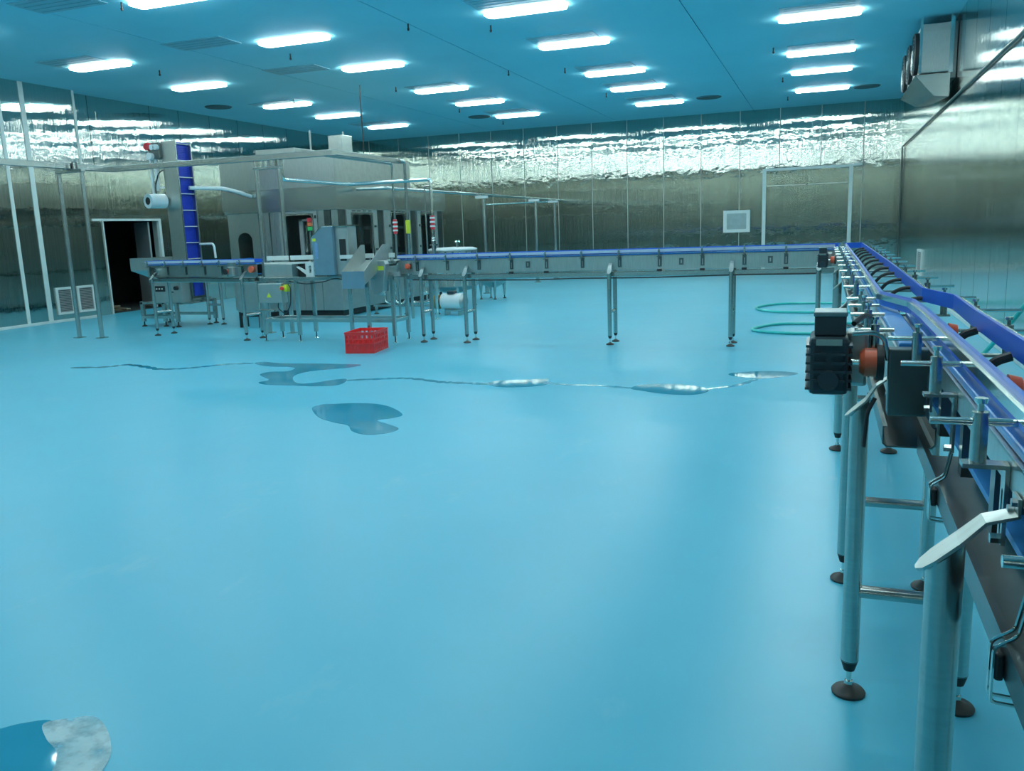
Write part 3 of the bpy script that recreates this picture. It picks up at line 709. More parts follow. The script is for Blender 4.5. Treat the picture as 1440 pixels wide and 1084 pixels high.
# inspection head standing on the station
hd = thing('inspection_cabinet', 'tall steel inspection cabinet with tilted touch screen on the station', 'machine', (-6.50, 10.40, 0.94), 0)
MB().box(0.08, 0.29, -0.10, 0.14, 0.03, 0.70).build('cabinet', 'steel_matt', hd, bevel=0.008)
MB().prism([(-0.24, 0.03), (0.08, 0.03), (0.08, 0.70), (-0.08, 0.70), (-0.27, 0.55)], 'y', -0.16, 0.12).build('front_door', 'panel_blue_film', hd, bevel=0.006)
MB().box(-0.06, 0.33, -0.14, 0.16, 0.695, 0.71).build('top_plate', 'steel_bright', hd)
sc_ = MB().add([(-0.265, -0.168, 0.552), (-0.085, -0.168, 0.695), (-0.085, 0.12, 0.695), (-0.265, 0.12, 0.552),
                (-0.271, -0.168, 0.559), (-0.091, -0.168, 0.702), (-0.091, 0.12, 0.702), (-0.271, 0.12, 0.559)],
               [(0,1,2,3),(7,6,5,4),(0,4,5,1),(1,5,6,2),(2,6,7,3),(3,7,4,0)]).build('screen_bezel', 'steel_bright', hd)
def tilt(u, v, h): return (-0.271+0.18*u-0.006*h, -0.168+0.288*v, 0.559+0.143*u+0.007*h)
sc2 = MB().add([tilt(.18,.2,.1), tilt(.85,.2,.1), tilt(.85,.85,.1), tilt(.18,.85,.1), tilt(.18,.2,.6), tilt(.85,.2,.6), tilt(.85,.85,.6), tilt(.18,.85,.6)],
               [(3,2,1,0),(4,5,6,7),(0,1,5,4),(1,2,6,5),(2,3,7,6),(3,0,4,7)]).build('screen', 'screen_lit', hd)
rbox(-0.25, -0.19, -0.163, -0.1605, 0.50, 0.54).build('yellow_sticker', 'yellow_label', hd)
rbox(-0.215, -0.165, -0.163, -0.1605, 0.26, 0.48).build('vertical_nameplate', 'blue_label', hd)
rbox(0.15, 0.25, -0.104, -0.0985, 0.22, 0.52).build('tunnel_opening', 'interior_dark', hd)
rbox(0.15, 0.36, -0.12, -0.106, 0.25, 0.30).build('tunnel_rail', 'white_plastic', hd)
MB().box(-0.10, 0.20, -0.08, 0.10, 0.0, 0.03).cyl((-0.02, -0.1, 0.01), (0.15, -0.1, 0.01), 0.02, 0.02, 8).build('mounting_base', 'steel_dark', hd)
# signal tower seen against the machine window
sg = thing('signal_tower', 'stacked red orange and green signal lamp beside inspection cabinet', 'signal lamp', (-7.02, 10.617, 1.1355), 0)
MB().cyl((0,0,0.0), (0,0,0.46), 0.012, 0.012, 10).build('pole', 'steel', sg, True)
for k, mt in enumerate(('green_lamp', 'orange_lamp', 'red_lamp')):
    MB().cyl((0,0,0.46+0.062*k), (0,0,0.513+0.062*k), 0.035, 0.035, 16).build('lens', mt, sg, True)
    MB().cyl((0,0,0.451+0.062*k), (0,0,0.46+0.062*k), 0.03, 0.03, 14).build('collar', 'black_rubber', sg, True)

# reject chute with its own legs
ch = thing('reject_chute', 'open steel reject chute sloping down above the red crate', 'chute', (0, 0, 0), 0)
x0, x1 = -6.10, -5.76
MB().add([(x0, 9.90, 0.90), (x1, 9.90, 0.90), (x1+0.02, 10.55, 1.14), (x0-0.02, 10.55, 1.14), (x0, 9.90, 0.894), (x1, 9.90, 0.894), (x1+0.02, 10.55, 1.134), (x0-0.02, 10.55, 1.134)],
         [(0,1,2,3),(7,6,5,4),(0,4,5,1),(1,5,6,2),(2,6,7,3),(3,7,4,0)]).build('floor_plate', 'steel_matt', ch)
rbox(x0, x1, 9.895, 9.90, 0.80, 1.03).build('front_plate', 'panel_blue_film', ch)
MB().prism([(9.90, 0.85), (9.90, 1.03), (10.45, 1.37), (10.55, 1.37), (10.55, 1.12)], 'x', x0-0.004, x0).build('side_wing', 'steel_matt', ch)
MB().prism([(9.90, 0.85), (9.90, 1.03), (10.45, 1.37), (10.55, 1.37), (10.55, 1.12)], 'x', x1, x1+0.004).build('side_wing', 'steel_matt', ch)
for xx in (x0+0.04, x1-0.03):
    lg = rbox(xx-0.022, xx+0.022, 9.985, 10.03, 0.02, 0.95).build('leg', 'steel', ch, bevel=0.003)
    MB().lathe((xx, 10.007, 0), [(0.032, 0), (0.032, 0.008), (0.012, 0.022)], 14).build('foot', 'steel_bright', lg, True)
rebase(st, (-6.70, 10.61, 0)); rebase(ch, (-5.93, 10.2, 0))

# ------------------------------------------------------------------ filling machine
def glass():
    m, n, l, b = nt('window_glass')
    b.inputs['Base Color'].default_value = (0.02, 0.03, 0.03, 1); b.inputs['Roughness'].default_value = 0.04; b.inputs['Alpha'].default_value = 0.22
glass()
fm = thing('filling_machine', 'large stainless bottle filling machine with tall hood and windowed doors', 'machine', (0, 0, 0), 0)
MX0, MX1, MY0, MY1 = -10.90, -8.45, 13.70, 18.30
rbox(MX0+0.08, MX1-0.06, MY0+0.06, MY1-0.1, 0.02, 0.14).build('plinth', 'interior_dark', fm)
for xx in (MX0+0.2, -9.7, MX1-0.15):
    for yy in (MY0+0.15, 16.0, MY1-0.2): MB().lathe((xx, yy, 0), [(0.05, 0), (0.05, 0.01), (0.02, 0.03)], 12).build('foot', 'black_rubber', fm, True)
# lower panels
fx = [MX0, -10.15, -9.72, -9.28, -8.88, MX1]
for a, b in zip(fx, fx[1:]): rbox(a+0.004, b-0.004, MY0, MY0+0.02, 0.13, 0.88).build('lower_panel', 'steel_matt', fm, bevel=0.004)
sy_ = [MY0+0.02, 14.6, 15.4, 16.3, 17.2, MY1]
for a, b in zip(sy_, sy_[1:]): rbox(MX1-0.02, MX1, a+0.004, b-0.004, 0.13, 0.88).build('lower_panel', 'steel_matt', fm, bevel=0.004)
rbox(MX0, MX0+0.02, MY0+0.02, MY1, 0.13, 2.0).build('rear_side_panel', 'steel_brushed', fm)
rbox(MX0, MX1, MY1-0.02, MY1, 0.13, 2.0).build('back_panel', 'steel_brushed', fm)
rbox(MX0, MX1, MY0, MY1, 0.86, 0.90).build('deck', 'steel_dark', fm)
for q in (-9.06, -9.50): 
    MB().holed(q-0.02, q+0.02, 0.70, 0.80, q-0.01, q+0.01, 0.72, 0.78, 0.008, MY0-0.012, MY0, 1).build('latch', 'black_rubber', fm)
# upper front: arch bay, ribbed bay, window bay, corner post
MB().holed(MX0, -10.15, 0.90, 2.0, -10.70, -10.37, 0.95, 1.63, 0.16, MY0, MY0+0.02, 3).build('arch_panel', 'steel_brushed', fm)
for k in range(4):
    a = -10.15+0.108*k; rbox(a+0.006, a+0.10, MY0-0.015*(k % 2), MY0+0.02, 0.90, 2.0).build('rib_panel', 'steel_brushed', fm, bevel=0.006)
dr = MB().holed(-9.72, -8.88, 0.90, 1.99, -9.60, -8.98, 0.98, 1.91, 0.09, MY0-0.012, MY0+0.012, 2).build('window_door', 'steel_matt', fm)
MB().holed(-9.63, -8.95, 0.95, 1.94, -9.60, -8.98, 0.98, 1.91, 0.09, MY0-0.022, MY0-0.012, 2).build('gasket', 'steel_bright', dr)
rbox(-9.62, -8.96, MY0-0.002, MY0+0.004, 0.96, 1.93).build('pane', 'window_glass', dr)
for k in range(3): rbox(-8.88+0.145*k+0.006, -8.88+0.145*(k+1)-0.004, MY0-0.012*(k == 1), MY0+0.02, 0.90, 2.0).build('corner_post', ('steel_brushed', 'steel_dark', 'steel_brushed')[k], fm, bevel=0.005)
MB().box(-8.93, -8.90, MY0-0.03, MY0-0.012, 1.84, 1.90).box(-8.93, -8.90, MY0-0.03, MY0-0.012, 1.10, 1.16).build('hinge', 'black_rubber', dr)
# right side: three windowed doors between posts
edge = [(13.98, 15.14, 14.16, 14.93), (15.42, 16.60, 15.72, 16.34), (16.92, 17.95, 17.10, 17.66)]
posts = [(13.72, 13.98), (15.14, 15.42), (16.60, 16.92), (17.95, 18.3)]
for a, b in posts: rbox(MX1-0.02, MX1-0.006, a, b, 0.90, 2.0).build('side_post', 'steel_dark', fm)
for a, b, h0, h1 in edge:
    d = MB().holed(a, b, 0.90, 1.99, h0, h1, 0.95, 1.90, 0.09, MX1-0.01, MX1+0.025, 2, 'x').build('window_door', 'steel_matt', fm)
    MB().holed(h0-0.035, h1+0.035, 0.92, 1.935, h0, h1, 0.95, 1.90, 0.09, MX1+0.025, MX1+0.035, 2, 'x').build('gasket', 'steel_bright', d)
    rbox(MX1+0.004, MX1+0.010, h0-0.02, h1+0.02, 0.93, 1.92).build('pane', 'window_glass', d)
    for q in (0.1, 0.36, 0.64, 0.9):
        yy = h0+(h1-h0)*q; rbox(MX1+0.025, MX1+0.05, yy-0.05, yy+0.04, 1.955, 1.97).build('reflection_bar', 'black_rubber', d)  # black bars painted in for dark reflections above each window
    for zz in (1.2, 1.65):
        rbox(MX1+0.025, MX1+0.055, h1+0.08, h1+0.14, zz, zz+0.04).build('handle', 'steel_dark', d)
        rbox(MX1+0.025, MX1+0.045, h0-0.10, h0-0.04, zz, zz+0.05).build('hinge', 'steel_dark', d)
# inside: carousel columns and filling heads
rbox(MX0+0.03, MX1-0.03, MY1-0.06, MY1-0.03, 0.9, 2.0).build('inner_back', 'interior_dark', fm)
car = MB()
for cx, cyy, rr, nn in ((-9.35, 14.75, 0.42, 10), (-9.5, 16.2, 0.55, 12), (-9.4, 17.5, 0.35, 8)):
    car.cyl((cx, cyy, 0.9), (cx, cyy, 1.95), 0.12, 0.12, 14)
    car.cyl((cx, cyy, 1.05), (cx, cyy, 1.09), rr+0.05, rr+0.05, 24); car.cyl((cx, cyy, 1.62), (cx, cyy, 1.68), rr+0.05, rr+0.05, 24)
    for k in range(nn):
        a = 2*math.pi*k/nn; px, py = cx+rr*math.cos(a), cyy+rr*math.sin(a)
        car.cyl((px, py, 1.30), (px, py, 1.62), 0.025, 0.025, 8); car.cyl((px, py, 1.22), (px, py, 1.32), 0.04, 0.02, 8)
car.build('carousel', 'steel', fm, True)
rbox(-9.36, -9.28, 13.80, 13.84, 1.15, 1.84).build('brightening_plate', 'white_paint', fm)  # white plates added behind the pane to brighten the unlit interior
rbox(-9.36, -9.10, 13.80, 13.84, 1.80, 1.84).build('brightening_plate', 'white_paint', fm)
for k in range(4): MB().cyl((-9.24+0.07*k, 13.86, 1.0), (-9.24+0.07*k, 13.86, 1.72-0.08*(k % 2)), 0.014, 0.014, 8).cyl((-9.24+0.07*k, 13.86, 1.28), (-9.24+0.07*k, 13.86, 1.38), 0.026, 0.026, 8).build('filling_valve', 'steel_bright', fm, True)
# canopy and hood
MB().box(MX0-0.03, MX1+0.03, MY0-0.04, MY1+0.05, 1.985, 2.04).build('canopy_lip', 'steel', fm, bevel=0.006)
rbox(MX0-0.05, MX1+0.05, MY0-0.07, MY1+0.08, 2.04, 2.10).build('canopy_edge', 'steel', fm)
cpan = [(MX0-0.05, -10.2), (-10.2, -9.55), (-9.55, MX1+0.05)]
for a, b in cpan: rbox(a, b-0.003, MY0-0.07, MY0-0.05, 2.10, 2.40).build('canopy_panel', 'steel', fm)
for a, b in ((MY0-0.05, 15.3), (15.3, 16.7), (16.7, MY1+0.08)): rbox(MX1+0.03, MX1+0.05, a, b-0.003, 2.10, 2.40).build('canopy_panel', 'steel', fm)
rbox(MX0-0.05, MX1+0.03, MY0-0.05, MY1+0.08, 2.39, 2.41).build('canopy_top', 'steel', fm)
for a, b in ((MX0-0.04, -9.7), (-9.7, MX1+0.04)): rbox(a, b-0.003, MY0-0.06, MY0-0.04, 2.41, 3.0).build('hood_panel', 'steel_brushed', fm)
for a, b in ((MY0-0.04, 15.2), (15.2, 16.65)): rbox(MX1+0.02, MX1+0.04, a, b-0.003, 2.41, 3.0).build('hood_panel', 'steel_brushed', fm)
rbox(MX0-0.04, MX0-0.02, MY0-0.04, 16.65, 2.41, 3.0).build('hood_panel', 'steel_brushed', fm)
rbox(MX0-0.04, MX1+0.02, 16.63, 16.65, 2.41, 3.0).build('hood_panel', 'steel_brushed', fm)
rbox(MX0-0.05, MX1+0.05, MY0-0.07, 16.67, 3.0, 3.02).build('hood_roof', 'steel', fm)
rbox(-9.28, -8.97, 14.9, 15.3, 3.02, 3.46).build('exhaust_box', 'steel', fm, bevel=0.01)
rbox(-10.5, -9.6, 14.2, 14.9, 3.02, 3.20).build('roof_box', 'steel_brushed', fm, bevel=0.01)
for xx, yy in ((-9.75, 15.0), (-9.35, 15.6)): MB().cyl((xx, yy, 3.02), (xx, yy, 3.6), 0.018, 0.018, 8).build('lifting_stud', 'steel_matt', fm, True)
MB().cyl((-8.55, 15.0, 3.02), (-8.55, 15.0, 4.36), 0.012, 0.012, 8).build('aerial_rod', 'black_rubber', fm, True)
rebase(fm, (-9.67, 16.0, 0))

# free-standing control cabinet between feed conveyor and machine
cc = thing('control_cabinet', 'grey steel control cabinet on thin legs behind the feed conveyor', 'cabinet', (-9.28, 12.1, 0))
rbox(-0.23, 0.23, -0.10, 0.10, 0.26, 0.92).build('body', 'steel_matt', cc, bevel=0.008)
rbox(-0.21, 0.21, -0.108, -0.10, 0.29, 0.89).build('door', 'steel_matt', cc, bevel=0.004)
for q in (-0.2, 0.2):
    for r in (-0.08, 0.08): rbox(q-0.02, q+0.02, r-0.02, r+0.02, 0.0, 0.27).build('leg', 'black_rubber', cc)

# ------------------------------------------------------------------ cap elevator
el = thing('cap_elevator', 'tall cap elevator with cleated blue belt tower behind the feed conveyor', 'elevator', (0, 0, 0))
EX0, EX1, EY0, EY1 = -10.98, -10.68, 12.20, 12.58
MB().box(EX0, EX1, EY0, EY0+0.012, 0.55, 3.24).build('side_plate', 'steel_brushed', el)
MB().box(EX0, EX1, EY1-0.012, EY1, 0.55, 3.24).box(EX1, EX1+0.03, EY1-0.03, EY1, 0.55, 3.24).build('side_plate', 'steel', el)
MB().box(EX1, EX1+0.015, EY0, EY0+0.02, 0.55, 3.24).build('edge_strip', 'steel', el)
rbox(EX0, EX0+0.012, EY0+0.012, EY1-0.012, 0.55, 3.24).build('rear_plate', 'steel_dark', el)
rbox(EX1-0.06, EX1-0.045, EY0+0.013, EY1-0.013, 0.50, 3.22).build('belt', 'elevator_blue', el)
cle = MB().box(EX1-0.045, EX1+0.012, EY0+0.02, EY1-0.035, 0, 0.012).mesh('cleat', 'white_plastic')
rib = MB()
for k in range(90): rib.box(EX1-0.046, EX1-0.036, EY0+0.03, EY1-0.04, 0.52+0.03*k, 0.532+0.03*k)
rib.build('belt_links', 'elevator_blue', el)
for k in range(10): put('cleat', cle, el, 0, (0, 0, 0.62+0.285*k))
mt = rbox(-11.22, -10.98, 12.14, 12.3, 2.95, 3.22).build('drive_housing', 'steel_dark', el, bevel=0.01)
MB().cyl((-11.20, 12.14, 3.16), (-11.20, 12.08, 3.16), 0.07, 0.06, 16).build('drive_cap', 'red_lamp', mt, True)
MB().cyl((-11.1, 12.14, 3.14), (-11.1, 12.09, 3.14), 0.05, 0.05, 12).cyl((-11.02, 12.14, 3.14), (-11.02, 12.09, 3.14), 0.05, 0.05, 12).cyl((-11.15, 12.14, 2.99), (-11.15, 12.06, 2.99), 0.06, 0.06, 12).build('gear_parts', 'white_paint', mt, True)
rbox(-11.24, -11.20, 12.16, 12.20, 2.25, 3.1).build('support_bar', 'white_paint', el)
rbox(-11.14, -11.09, 12.16, 12.20, 2.4, 2.95).build('support_bar', 'white_paint', el)
rbox(-11.24, -10.98, 12.17, 12.19, 2.44, 2.47).build('support_bar', 'white_paint', el)
MB().tube([(-10.98, 12.19, 2.75), (-11.02, 12.12, 2.7), (-11.12, 12.12, 2.5), (-11.12, 12.12, 2.3)], 0.012, 8, 0.06).build('cable', 'black_cable', el, True)
bl = MB().cyl((-11.10, 11.88, 2.22), (-11.03, 12.19, 2.22), 0.125, 0.125, 24).build('blower', 'white_paint', el, True)
MB().cyl((-11.101, 11.876, 2.22), (-11.097, 11.895, 2.22), 0.065, 0.065, 18).build('blower_inlet', 'black_rubber', bl, True)
MB().cyl((-11.03, 12.19, 2.22), (-10.98, 12.22, 2.22), 0.06, 0.06, 14).build('blower_hub', 'motor_teal', bl, True)
# base cabinet, hopper and frame
bx = rbox(-11.27, -10.64, 11.95, 12.62, 0.44, 0.84).build('base_cabinet', 'steel_matt', el, bevel=0.008)
rbox(-11.22, -11.0, 11.943, 11.95, 0.64, 0.74).build('control_strip', 'black_rubber', bx)
for k in range(3): MB().cyl((-11.18+0.06*k, 11.943, 0.69), (-11.18+0.06*k, 11.93, 0.69), 0.014, 0.014, 10).build('button', 'white_plastic', bx, True)
MB().cyl((-10.74, 11.95, 0.70), (-10.74, 11.90, 0.70), 0.04, 0.035, 14).build('rotary_knob', 'black_rubber', bx, True)
rbox(-10.92, -10.82, 11.946, 11.95, 0.62, 0.64).build('slot', 'black_rubber', bx)
rbox(-10.64, -10.60, 12.18, 12.6, 0.50, 0.80).build('boot', 'steel_dark', el, bevel=0.01)
rbox(-10.60, -10.59, 12.22, 12.46, 0.54, 0.78).build('boot_belt', 'elevator_blue', el)
rbox(-10.66, -10.58, 12.16, 12.62, 0.46, 0.50).build('boot_tray', 'steel', el)
MB().add([(-11.68, 11.9, 1.24), (-10.99, 11.9, 1.24), (-10.99, 12.7, 1.24), (-11.68, 12.7, 1.24), (-11.68, 11.9, 1.02), (-10.99, 11.9, 1.02), (-10.99, 12.7, 1.02), (-11.68, 12.7, 1.02),
          (-11.3, 12.1, 0.84), (-11.0, 12.1, 0.84), (-11.0, 12.55, 0.84), (-11.3, 12.55, 0.84)],
         [(0,4,5,1),(1,5,6,2),(2,6,7,3),(3,7,4,0),(4,8,9,5),(5,9,10,6),(6,10,11,7),(7,11,8,4),(8,11,10,9)]).build('hopper', 'steel_matt', el)
for xx, yy in ((-11.7, 12.1), (-11.7, 12.75), (-10.85, 12.02), (-10.58, 12.7), (-11.2, 12.1)):
    lg = rbox(xx-0.03, xx+0.03, yy-0.03, yy+0.03, 0.09, 0.46).build('leg', 'steel', el, bevel=0.003)
    MB().cyl((xx, yy, 0.02), (xx, yy, 0.1), 0.012, 0.012, 8).build('spindle', 'black_rubber', lg, True)
    MB().lathe((xx, yy, 0), [(0.05, 0), (0.05, 0.01), (0.02, 0.03)], 14).build('foot', 'foot_brown', lg, True)
MB().box(-11.7, -10.85, 12.04, 12.09, 0.15, 0.20).box(-11.7, -10.58, 12.70, 12.75, 0.15, 0.20).box(-11.73, -11.67, 12.1, 12.75, 0.15, 0.20).box(-11.72, -10.6, 12.07, 12.72, 0.41, 0.445).build('base_frame', 'steel', el)
# cap chute to the machine
MB().tube([(-10.68, 12.45, 2.44), (-10.55, 12.7, 2.44), (-10.35, 13.0, 2.43), (-10.25, 13.3, 2.36), (-10.25, 13.61, 2.3)], 0.035, 10, 0.1).build('cap_chute', 'white_paint', el, True)
MB().tube([(-10.66, 12.565, 1.45), (-10.38, 12.565, 1.45), (-10.35, 12.565, 1.40), (-10.34, 12.565, 1.19)], 0.02, 8, 0.04).build('support_tube', 'white_paint', el, True)
rebase(el, (-11.1, 12.4, 0))

# ------------------------------------------------------------------ overhead conduit and its posts
cd = thing('cable_conduit', 'square steel cable conduit carried overhead on posts past the filling machine', 'conduit', (0, 0, 0))
ZT = 2.74
rbox(-14.34, -11.26, 5.0, 5.09, ZT-0.045, ZT+0.045).build('duct_run', 'steel', cd, bevel=0.006)
rbox(-11.345, -11.255, 5.09, 11.30, ZT-0.045, ZT+0.045).build('duct_run', 'steel', cd, bevel=0.006)
rbox(-11.345, -6.98, 11.30, 11.39, ZT-0.045, ZT+0.045).build('duct_run', 'steel', cd, bevel=0.006)
rbox(-7.07, -6.98, 11.39, 13.62, ZT-0.03, ZT+0.045).build('duct_run', 'steel', cd, bevel=0.006)
MB().tube([(-7.16, 11.4, ZT-0.03), (-7.16, 13.5, ZT-0.03), (-7.16, 13.5, 0.9), (-7.16, 13.5, 0.0)], 0.022, 10, 0.05).build('drop_pipe', 'steel', cd, True)
MB().tube([(-6.94, 13.4, ZT), (-6.94, 13.56, ZT), (-6.94, 13.56, 0.0)], 0.026, 10, 0.05).build('drop_pipe', 'steel', cd, True)
MB().tube([(-7.16, 13.5, 2.27), (-6.94, 13.56, 2.27)], 0.012, 8).build('tie_bar', 'steel_bright', cd, True)
rbox(-7.19, -7.13, 13.47, 13.53, 1.50, 1.76).build('red_sleeve', 'red_lamp', cd, bevel=0.015)
for q in (1.55, 1.62, 1.69): rbox(-7.193, -7.127, 13.467, 13.533, q, q+0.03).build('white_mark', 'white_paint', cd)
rbox(-6.975, -6.905, 13.525, 13.595, 1.50, 1.74).build('yellow_sleeve', 'yellow_label', cd, bevel=0.015)
for xx, yy in ((-11.55, 10.5), (-11.07, 10.5), (-8.40, 11.345), (-7.97, 11.345)):
    p = MB().cyl((xx, yy, 0.01), (xx, yy, ZT-0.05), 0.035, 0.035, 12).build('post', 'steel', cd, True)
    MB().box(xx-0.07, xx+0.07, yy-0.07, yy+0.07, 0, 0.012).build('base_plate', 'steel', p)
rbox(-11.59, -11.03, 10.46, 10.54, ZT-0.10, ZT-0.046).build('head_bar', 'steel', cd, bevel=0.006)
rbox(-8.44, -7.93, 11.31, 11.38, ZT-0.18, ZT-0.14).build('head_bar', 'steel', cd, bevel=0.006)
for q in range(4): rbox(-8.34+0.1*q, -8.31+0.1*q, 11.32, 11.37, ZT-0.14, ZT-0.045).build('rung', 'steel_bright', cd)
for q in (-11.44, -11.36, -11.24, -11.16): MB().cyl((q, 10.5, ZT-0.05), (q, 10.5, ZT+0.06), 0.012, 0.012, 8).build('clamp_bolt', 'steel_dark', cd, True)
rebase(cd, (-9.2, 11.3, 0))

# process pipes
pp = thing('process_pipe', 'polished steel pipe bending around filling machine and down behind conveyor', 'pipe', (-6.38, 13.4, 0))
o = MB().tube([(-8.0, 11.45, 2.70), (-8.0, 11.45, 2.40), (-8.0, 13.42, 2.40), (-6.38, 13.40, 2.40), (-6.38, 13.40, 1.40), (-6.38, 13.40, 0.35)], 0.032, 12, 0.07, 6).build('pipe', 'steel_bright', None, True); world_child(o, pp)
o = MB().cyl((-6.38, 13.4, 1.22), (-6.38, 13.4, 1.40), 0.04, 0.04, 14).cyl((-6.38, 13.4, 1.28), (-6.38, 13.4, 1.31), 0.07, 0.07, 16).cyl((-6.38, 13.4, 1.36), (-6.38, 13.4, 1.44), 0.045, 0.03, 14).build('valve', 'steel_bright', None, True); world_child(o, pp)
o = rbox(-6.412, -6.348, 13.368, 13.432, 1.55, 1.80).build('red_sleeve', 'red_lamp', None, bevel=0.015); world_child(o, pp)
for q in (1.60, 1.67, 1.74): o = rbox(-6.415, -6.345, 13.365, 13.435, q, q+0.03).build('white_mark', 'white_paint'); world_child(o, pp)
o = MB().lathe((-6.38, 13.4, 0), [(0.06, 0), (0.06, 0.012), (0.026, 0.02), (0.026, 0.36)], 14).build('floor_flange', 'steel_bright', None, True); world_child(o, pp)
o = MB().tube([(-6.65, 13.7, 2.30), (-6.65, 13.7, 0.02)], 0.016, 10).build('side_riser', 'steel', None, True); world_child(o, pp)
o = MB().tube([(-6.38, 13.4, 2.30), (-6.65, 13.7, 2.30)], 0.016, 10).build('side_riser', 'steel', None, True); world_child(o, pp)

rp = thing('supply_pipe', 'thin supply pipe on posts running from filling machine to the back wall', 'pipe', (-7.8, 20, 0))
o = MB().tube([(-8.36, 14.3, 2.36), (-7.8, 14.4, 2.36), (-7.8, 25.58, 2.36)], 0.03, 10, 0.1).build('pipe', 'steel', None, True); world_child(o, rp)
for yy in (19.1, 23.0, 24.8):
    o = MB().cyl((-7.72, yy, 0), (-7.72, yy, 2.27), 0.05, 0.05, 12).build('post', 'steel', None, True); world_child(o, rp)
    q = MB().box(-7.92, -7.62, yy-0.04, yy+0.04, 2.27, 2.33).build('clamp', 'white_paint'); world_child(q, rp)
    q = MB().lathe((-7.72, yy, 0), [(0.1, 0), (0.1, 0.012), (0.05, 0.02)], 14).build('base_plate', 'steel', None, True); world_child(q, rp)
wp = tag(MB().tube([(-7.9, 25.52, 2.33), (-10.32, 25.52, 2.33), (-10.32, 25.52, 0.0)], 0.025, 10, 0.06).build('wall_pipe', 'steel_bright', None, True), 'bright pipe along back wall with a straight drop to the floor', 'pipe')

# ------------------------------------------------------------------ tanks and pump behind the conveyor
def tank(label, cx, cy, r, z0, z1, nleg, ribs, dome):
    t = thing('steel_tank', label, 'tank', (cx, cy, 0))
    MB().lathe((0, 0, 0), [(r*0.35, z0-0.14), (r*0.8, z0-0.07), (r, z0), (r, z1), (r*0.9, z1+0.02)], 36).build('shell', 'steel_brushed', t, True)
    if ribs:
        rb = MB().cyl((0, 0, z0+0.02), (0, 0, z1-0.02), 0.02, 0.02, 8).mesh('rib', 'steel_bright', True)
        for k in range(ribs): a = 2*math.pi*k/ribs; put('rib', rb, t, 0, (r*math.cos(a), r*math.sin(a), 0))
    if dome: MB().lathe((0, 0, z1), [(r*1.02, 0), (r*1.02, 0.025), (r*0.85, 0.05), (0.02, 0.065)], 36).build('lid', 'white_paint', t, True)
    for k in range(nleg):
        a = 2*math.pi*(k+0.35)/nleg; px, py = r*0.86*math.cos(a), r*0.86*math.sin(a)
        lg = MB().cyl((px, py, 0.07), (px, py, z0+0.06), 0.018, 0.055, 10).build('leg', 'steel', t, True)
        MB().cyl((px, py, 0.02), (px, py, 0.08), 0.012, 0.012, 8).lathe((px, py, 0), [(0.035, 0), (0.035, 0.012), (0.012, 0.025)], 12).build('foot', 'foot_brown', lg, True)
    return t
t1 = tank('wide ribbed steel tank with white lid behind the crossing conveyor', -7.16, 15.9, 0.50, 0.42, 1.14, 4, 22, True)
MB().cyl((0.16, -0.1, 1.19), (0.16, -0.1, 1.30), 0.03, 0.03, 10).cyl((0.16, -0.1, 1.30), (0.16, -0.1, 1.33), 0.07, 0.05, 14).build('vent_cap', 'steel_bright', t1, True)
tank('small plain steel tank on tapered legs beyond the white pump motor', -6.98, 17.6, 0.31, 0.40, 1.0, 4, 0, False)
pu = thing('water_pump', 'water pump with white cylindrical motor standing beneath the crossing conveyor', 'pump', (-6.4, 14.15, 0), math.radians(-6))
MB().cyl((-0.21, 0, 0.25), (0.20, 0, 0.25), 0.145, 0.145, 28).build('motor_shell', 'white_paint', pu, True)
MB().cyl((0.20, 0, 0.25), (0.25, 0, 0.25), 0.14, 0.11, 28).build('fan_cover', 'steel_matt', pu, True)
fn = MB()
for k in range(18): a = 2*math.pi*k/18; fn.cyl((0.20, 0.13*math.cos(a), 0.25+0.13*math.sin(a)), (0.253, 0.10*math.cos(a), 0.25+0.10*math.sin(a)), 0.006, 0.006, 5)
fn.build('fan_slots', 'steel_dark', pu)
MB().cyl((-0.21, 0, 0.25), (-0.28, 0, 0.25), 0.11, 0.07, 20).cyl((-0.28, 0, 0.24), (-0.38, 0, 0.24), 0.13, 0.13, 24).build('pump_volute', 'copper', pu, True)
MB().tube([(-0.33, 0, 0.36), (-0.33, 0, 0.55), (-0.42, 0.05, 0.7), (-0.5, 0.3, 0.75), (-0.6, 1.25, 0.75)], 0.025, 10, 0.08).build('outlet_pipe', 'steel_bright', pu, True)
MB().tube([(-0.38, 0, 0.24), (-0.55, 0.0, 0.24), (-0.75, 0.1, 0.2), (-1.2, 0.5, 0.2)], 0.025, 10, 0.08).build('inlet_pipe', 'steel_bright', pu, True)
MB().box(-0.15, 0.17, -0.09, 0.09, 0.07, 0.11).box(-0.15, -0.12, -0.09, 0.09, 0, 0.08).box(0.14, 0.17, -0.09, 0.09, 0, 0.08).build('base', 'steel', pu)
rbox(-0.08, 0.06, -0.09, 0.05, 0.385, 0.44).build('terminal_box', 'motor_navy', pu, bevel=0.01)
